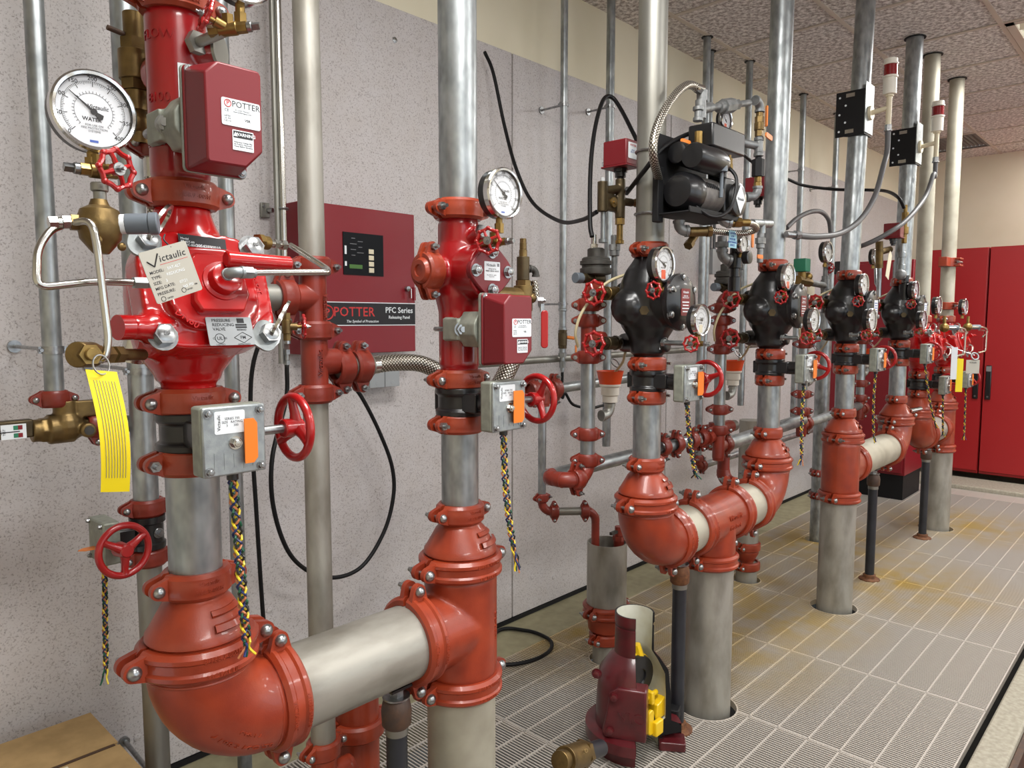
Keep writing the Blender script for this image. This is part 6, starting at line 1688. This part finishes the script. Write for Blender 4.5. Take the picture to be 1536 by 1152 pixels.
# ================================================================ cardboard boxes
t = thing('cardboard_box', 'closed brown cardboard box with white slip in the bottom left corner', 'box', T(.34, 2.02, -.002))
part('carton', G().box((0, 0, .168), (.60, .43, .336)), 'cardboard', t, None, .004)
part('flap', G().box((0, .108, .339), (.60, .212, .004), R(0)), 'cardboard', t)
part('flap', G().box((0, -.112, .338), (.60, .2, .004)), 'cardboard', t)
part('flap_gap', G().box((.06, -.006, .3405), (.46, .010, .0015)), 'cardboard_dark', t)
lb = part('packing_slip', G().box((.12, -.05, .3412), (.11, .055, .0008)), 'paper_cream', t)
text('016', .03, 'ink', lb, T(.12, -.058, .342), .01, .0001)
t = thing('cardboard_box', 'smaller brown carton standing at the very bottom left corner', 'box', T(at(20, 1135, 1.90).x-.16, 1.83, -.002) @ R(12))
part('carton', G().box((0, 0, .17), (.30, .25, .34)), 'cardboard', t, None, .004)
part('flap', G().box((.06, 0, .343), (.16, .25, .004), T(0, 0, 0)), 'cardboard', t)
# ================================================================ far red cabinets
def cabinet(y0, y1, label, hside):
    x0 = 7.56; t = thing('red_cabinet', label, 'cabinet', T(x0, (y0+y1)/2, .08), 'tall red cabinets')
    w = y0-y1; h = 2.0
    part('carcass', G().box((.28, 0, h/2), (.52, w-.006, h)), 'red_cabinet', t, None, .003)
    part('plinth', G().box((.29, 0, .008), (.5, w-.02, .024)), 'black_matte', t)
    d = part('door', G().box((.008, 0, h/2+.012), (.022, w-.012, h-.03)), 'red_cabinet', t, None, .003)
    s = hside
    hb = part('door_handle', G().box((-.016, s*(w/2-.045), .82), (.02, .042, .30)), 'black', d, None, .006)
    part('handle_plate', G().box((-.028, s*(w/2-.045), .94), (.006, .036, .045)), 'silver_plate', hb)
    part('handle_screw', G().cyl((-.028, s*(w/2-.045), .695), (-.024, s*(w/2-.045), .695), .008, 12), 'zinc', hb)
    return t
cabinet(1.90, 1.39, 'tall red cabinet behind the last risers, left of the door gap', -1)
cabinet(1.385, .80, 'tall red cabinet at the right edge, right of the door gap', 1)
cabinet(.795, .2, 'tall red cabinet beyond the right edge of the picture', 1)
# control cabinet by the wall
t = thing('control_cabinet', 'dark red floor cabinet with black plinth behind the third and fourth risers', 'cabinet', T(6.37, 2.0, 0))
part('carcass', G().box((.26, 0, 1.06), (.5, .66, 1.72)), 'red_panel', t, None, .004)
part('plinth', G().box((.26, 0, .1), (.48, .64, .2)), 'black_matte', t)
part('side_vent', G().box((.26, -.331, .7), (.3, .002, .2)), 'black_matte', t)
part('label_plate', G().box((.10, -.3315, .50), (.06, .002, .09)), 'paper', t)
part('door', G().box((-.004, 0, 1.06), (.012, .63, 1.68)), 'red_panel', t, None, .003)
part('door_handle', G().box((-.014, -.25, 1.1), (.012, .03, .12)), 'black', t, None, .003)
t = thing('wall_alarm_box', 'bright red box on the wall between the last two white pipes', 'alarm box', T(6.6, 1.9, 1.72))
part('body', G().box((.1, -.06, 0), (.2, .3, .26)), 'red_wheel', t, None, .01)
part('lid', G().box((-.006, -.06, 0), (.012, .28, .24)), 'red_wheel', t, None, .004)
# ================================================================ warning beacons on brackets
def beacon(xp, py0, py1, lab, by=0):
    xw = xp
    z0, z1 = zpx(py1, xw, 1.3), zpx(py0, xw, 1.3)
    h = z1-z0; zc = (z0+z1)/2
    t = thing('beacon_bracket', 'black L-shaped bracket clamped to the %s tall pipe' % lab, 'bracket', T(xw, 1.30, zc), 'beacon brackets')
    part('black_plate', G().box((-.055, .0, 0), (.004, .135, h)), 'black_matte', t)
    part('grey_plate', G().box((.0, -.068, .02), (.115, .004, h+.02)), 'zinc_cover', t)
    part('gusset', G().prism([(-.055, -.068), (.05, -.068), (-.055, .03)], -h/2, -h/2+.004), 'black_matte', t)
    for s in (-1, 1):
        part('strap', G().torus(.0475, .004, 28, 6, T(0, -.02, s*h*.40)), 'zinc', t)
        part('strap_clip', G().box((-.059, .0, s*h*.40), (.006, .04, .018)), 'stainless', t)
    for q in range(5): part('hole_plug', G().cyl((-.0585, .05-.028*(q % 2), -.08+.04*q), (-.0565, .05-.028*(q % 2), -.08+.04*q), .005, 10), 'paper', t)
    b = thing('warning_beacon', 'red-capped white warning beacon on the bracket of the %s tall pipe' % lab, 'beacon', T(xw+.005, 1.230, zc+.0), 'warning beacons')
    part('flange', G().cyl((0, -.0, 0), (0, -.012, 0), .034, 24), 'cream_plastic', b)
    part('arm', G().cyl((0, -.01, 0), (0, -.085, .01), .0115, 16), 'cream_plastic', b)
    part('post', stack((0, -.085, -.07), Z, [(.13, .0125, 18), (.012, .018, 18)]), 'cream_plastic', b)
    part('base', stack((0, -.085, .07), Z, [(.075, .03, 24), (.01, .034, 24)]), 'white_plastic', b)
    part('red_lens', stack((0, -.085, .155), Z, [(.05, .0305, 24)]), 'red_lens', b)
    part('cap', stack((0, -.085, .205), Z, [(.008, .034, 24), (.02, .030, 24)]), 'white_plastic', b)
    part('conduit_nut', stack((0, -.085, -.07), -Z, [(.022, .016, 8), (.008, .0185, 18)]), 'zinc', b)
    return Vector((xw+.005, 1.145, zc-.095))
b1 = beacon(3.832, 140, 207, 'third', 0)
b2 = beacon(4.69, 196, 250, 'fourth', 0)
cable([b1, b1+Vector((0, 0, -.10)), at(1325, 250, 1.14), at(1312, 295, 1.14), at(1290, 330, 1.15), at(1260, 350, 1.17), at(1225, 355, 1.18), at(1195, 353, 1.2)], .0125, 'grey flexible conduit curving down from the left beacon', 'grey_conduit', 'flexible_conduit', cat='conduit')
solo('conduit_connector', stack((0, 0, 0), (-1, .3, 0), [(.025, .018, 8), (.05, .013, 14)]), 'zinc', 'steel connector at the left end of the beacon conduit', 'connector', None, T(at(1198, 353, 1.2)))
cable([b2, b2+Vector((0, 0, -.08)), at(1400, 262, 1.14), at(1388, 295, 1.15), at(1362, 328, 1.16), at(1335, 348, 1.2), at(1300, 366, 1.3), at(1272, 374, 1.42)], .0125, 'grey flexible conduit curving down from the right beacon', 'grey_conduit', 'flexible_conduit', cat='conduit')
cable([at(1180, 342, 1.8), at(1195, 328, 1.8), at(1215, 318, 1.8), at(1232, 318, 1.8), at(1243, 330, 1.8), at(1246, 350, 1.8)], .014, 'short grey conduit arching behind the second tall pipe', 'grey_conduit', 'flexible_conduit', cat='conduit')
cable([at(1180, 268, 1.9), at(1205, 278, 1.85), at(1250, 284, 1.7), at(1300, 285, 1.5), at(1330, 287, 1.35), at(1348, 297, 1.22), at(1356, 312, 1.2)], .009, 'black cable running from the wall to the fourth riser trim')
# ================================================================ riser 5 and 6 air trims
p = at(1225, 430, 1.42)
t = thing('air_trim', 'grey screwed fittings with green solenoid left of the third black valve', 'pipework', T(p))
A = lambda px, py, Yp=1.42: at(px, py, Yp)-p
part('riser_fittings', stack(A(1236, 470), Z, [(.10, .014, 16), (.02, .02, 18), (.05, .022, 18), (.02, .018, 18), (.09, .012, 16)]), 'iron_grey', t)
part('elbow', G().cyl(A(1236, 428), A(1214, 424), .016, 16), 'iron_grey', t)
part('brass_valve', G().cyl(A(1214, 424), A(1196, 420), .022, 8).cyl(A(1203, 420), A(1203, 408), .02, 14).ball(A(1212, 415), .022, 12), 'brass', t)
part('solenoid', G().box(A(1203, 398), (.06, .06, .062)), 'green_plastic', t, None, .003)
part('handle_wheel', cached(('sw', .0235), lambda: wheel_small_g(.0235)), 'red_wheel', t, frame(A(1245, 402, 1.40), (.9, -.4, 0)))
part('air_regulator', G().box(A(1262, 402, 1.44), (.05, .06, .07)), 'black_cast', t, None, .006)
gauge(at(1243, 378, 1.40), 'pressure gauge left of the third tall pipe', .054, needle=150, numbers=False, words=False, stem=.02)
gauge(at(1314, 385, 1.42), 'pressure gauge between third and fourth tall pipes', .048, needle=150, numbers=False, words=False, stem=.02)
solo('sheet_tag', G().box((0, 0, 0), (.10, .002, .13)), 'paper_cream', 'plain grey sheet hanging left of the third black valve wheel', 'tag', None, T(at(1216, 440, 1.5)))
t = thing('clapper_bend', 'red curved pipe behind the upper wheel of the third black valve', 'pipe', T(at(1225, 455, 1.5)))
part('bend', G().tube(spline([at(1212, 492, 1.5)-at(1225, 455, 1.5), at(1216, 468, 1.5)-at(1225, 455, 1.5), at(1232, 450, 1.5)-at(1225, 455, 1.5), at(1258, 440, 1.48)-at(1225, 455, 1.5)], 6), .03, 16), 'orange', t)
p = at(1340, 400, 1.30)
t = thing('air_trim', 'grey and brass air fittings with white tag left of the fourth tall pipe', 'pipework', T(p))
A = lambda px, py, Yp=1.30: at(px, py, Yp)-p
part('brass_stack', stack(A(1356, 365, 1.24), Z, [(.05, .014, 14), (.04, .02, 14), (.03, .012, 14), (.05, .018, 14), (.04, .010, 12)]), 'brass', t)
part('screwed_tee', stack(A(1352, 405, 1.26), Z, [(.03, .02, 16), (.04, .016, 16), (.03, .022, 16), (.05, .016, 16)]), 'galv', t)
part('elbow_cap', G().ball(A(1351, 412, 1.24), .03, 14), 'iron_grey', t)
part('union_pipe', stack(A(1341, 455, 1.32), Z, [(.10, .016, 16), (.02, .026, 6), (.12, .014, 16)]), 'iron_grey', t)
part('brass_manifold', G().cyl(A(1319, 402, 1.36), A(1319, 362, 1.36), .02, 14).cyl(A(1319, 378, 1.36), A(1335, 374, 1.34), .018, 14), 'bronze', t)
part('drop_pipe', G().cyl(A(1319, 402, 1.36), A(1318, 445, 1.36), .013, 14), 'galv', t)
part('regulator', stack(A(1356, 450, 1.25), Z, [(.09, .03, 16), (.05, .022, 14)]), 'black_cast', t)
part('white_tag', G().prism([(-.03, -.07), (.025, -.075), (.035, .06), (.0, .075), (-.022, .05)], -.001, .001, T(A(1333, 397, 1.22)) @ RX90 @ R(-14)), 'paper_cream', t, label='white paper tag')
part('gauge_nipple', G().tube([at(1313, 396, 1.435)-p, at(1314, 425, 1.41)-p, at(1318, 432, 1.365)-p], .009, 10), 'galv', t)
pressure_switch(at(1340, 358, 1.26), 'small dark red pressure switch left of the fourth tall pipe', .95, False)
t = thing('bracket_clamp', 'red sway clamp with bolts around the last white pipe', 'clamp', T(5.69, PY_, zpx(394, 5.69, PY_)))
part('ring', G().lathe([(.0455, -.03), (.056, -.03), (.056, .03), (.0455, .03), (.0455, -.03)], 28, caps=False).box((0, -.065, .022), (.09, .03, .012)).box((0, -.065, -.022), (.09, .03, .012)).box((-.09, 0, 0), (.12, .05, .06)), 'orange', t, None, .002)
part('clamp_bolt', G().cyl((-.05, -.068, 0), (.05, -.068, 0), .008, 12), 'zinc', t)
t = thing('bracket_clamp', 'small red clamp below the sway clamp on the last white pipe', 'clamp', T(5.69, PY_, zpx(459, 5.69, PY_)))
part('ring', G().lathe([(.0455, -.025), (.054, -.025), (.054, .025), (.0455, .025), (.0455, -.025)], 28, caps=False).box((0, -.062, .018), (.08, .025, .01)).box((0, -.062, -.018), (.08, .025, .01)), 'orange', t, None, .002)
part('clamp_bolt', G().cyl((-.045, -.066, 0), (.045, -.066, 0), .008, 12), 'zinc', t)
# ================================================================ risers 7 and 8: red pressure reducing valves far away
for i, lab in ((7, 'far glossy red valve left of the last riser'), (8, 'farthest glossy red valve in front of the red cabinets')):
    x = RXS[i]
    prv(i, 1.28, lab, False)
    coupling((x, PY_, 1.452), Z, X, D3, 'orange coupling above the %s' % lab)
    gauge(Vector((x-.19+.06*(i == 8), 1.14, 1.53-.0*i)), 'pressure gauge left of the %s' % lab, .054, needle=140, numbers=False, words=False, stem=.02)
    t = thing('pilot_regulator', 'brass pilot and tubing on the %s' % lab, 'regulator', T(x-.14, 1.12, 1.40))
    part('body', G().ball((0, 0, 0), .028, 14).cyl((0, 0, .02), (0, 0, .07), .009, 12), 'brass', t)
    part('adjusting_cap', stack((.02, -.01, 0), (.9, -.4, 0), [(.09, .0155, 16)]), 'grey_plastic', t)
    part('tubing', G().tube(fillet([(0, -.02, .0), (.12, -.06, .0), (.2, -.07, -.01), (.2, -.07, -.16), (.1, -.05, -.17)], .02, 5), .006, 8), 'stainless', t)
    part('tubing', G().tube(fillet([(.18, -.03, -.02), (.36, -.05, -.03), (.30, -.03, -.07)], .01, 5), .005, 8), 'stainless', t)
tt = thing('metal_tag', 'small grey square tag hanging before the red cabinets', 'tag', T(at(1459, 550, 1.03)) @ R(-45))
part('plate', G().box((0, 0, 0), (.085, .002, .085)), 'tag_grey', tt)
part('hanging_wire', G().tube([Vector((.01, 0, .07)), (R(45) @ Vector((-.02, .12, .12))), (R(45) @ Vector((-.03, .2, .13)))], .0025, 6), 'zinc', tt)
text('Victaulic', .014, 'ink', tt, T(0, -.0012, .025) @ RX90, .01, .0001)
part('eye_ring', G().torus(.022, .005, 20, 6, T(.01, 0, .065) @ R(70, 'X')), 'zinc_cover', tt)
solo('yellow_tag', G().box((0, 0, 0), (.04, .002, .20)).tube([Vector((0, 0, .095)), Vector((0, .06, .12)), Vector((.02, .14, .13))], .0015, 5), 'yellow', 'small yellow tag hanging among the farthest valves', 'tag', None, T(at(1439, 563, 1.05)) @ R(-50))
solo('white_tag', G().box((0, 0, 0), (.035, .002, .19)).tube([Vector((0, 0, .09)), Vector((0, .06, .11)), Vector((.02, .14, .12))], .0015, 5), 'paper', 'white strip tag beside the far yellow tag', 'tag', None, T(at(1431, 545, 1.06)) @ R(-50))
pipe((4.72, 1.40, .86), (5.02, 1.24, .90), D1*.9, 'short chrome drain pipe beside the fourth riser reducer', 'stainless')
bpy.context.view_layer.update()
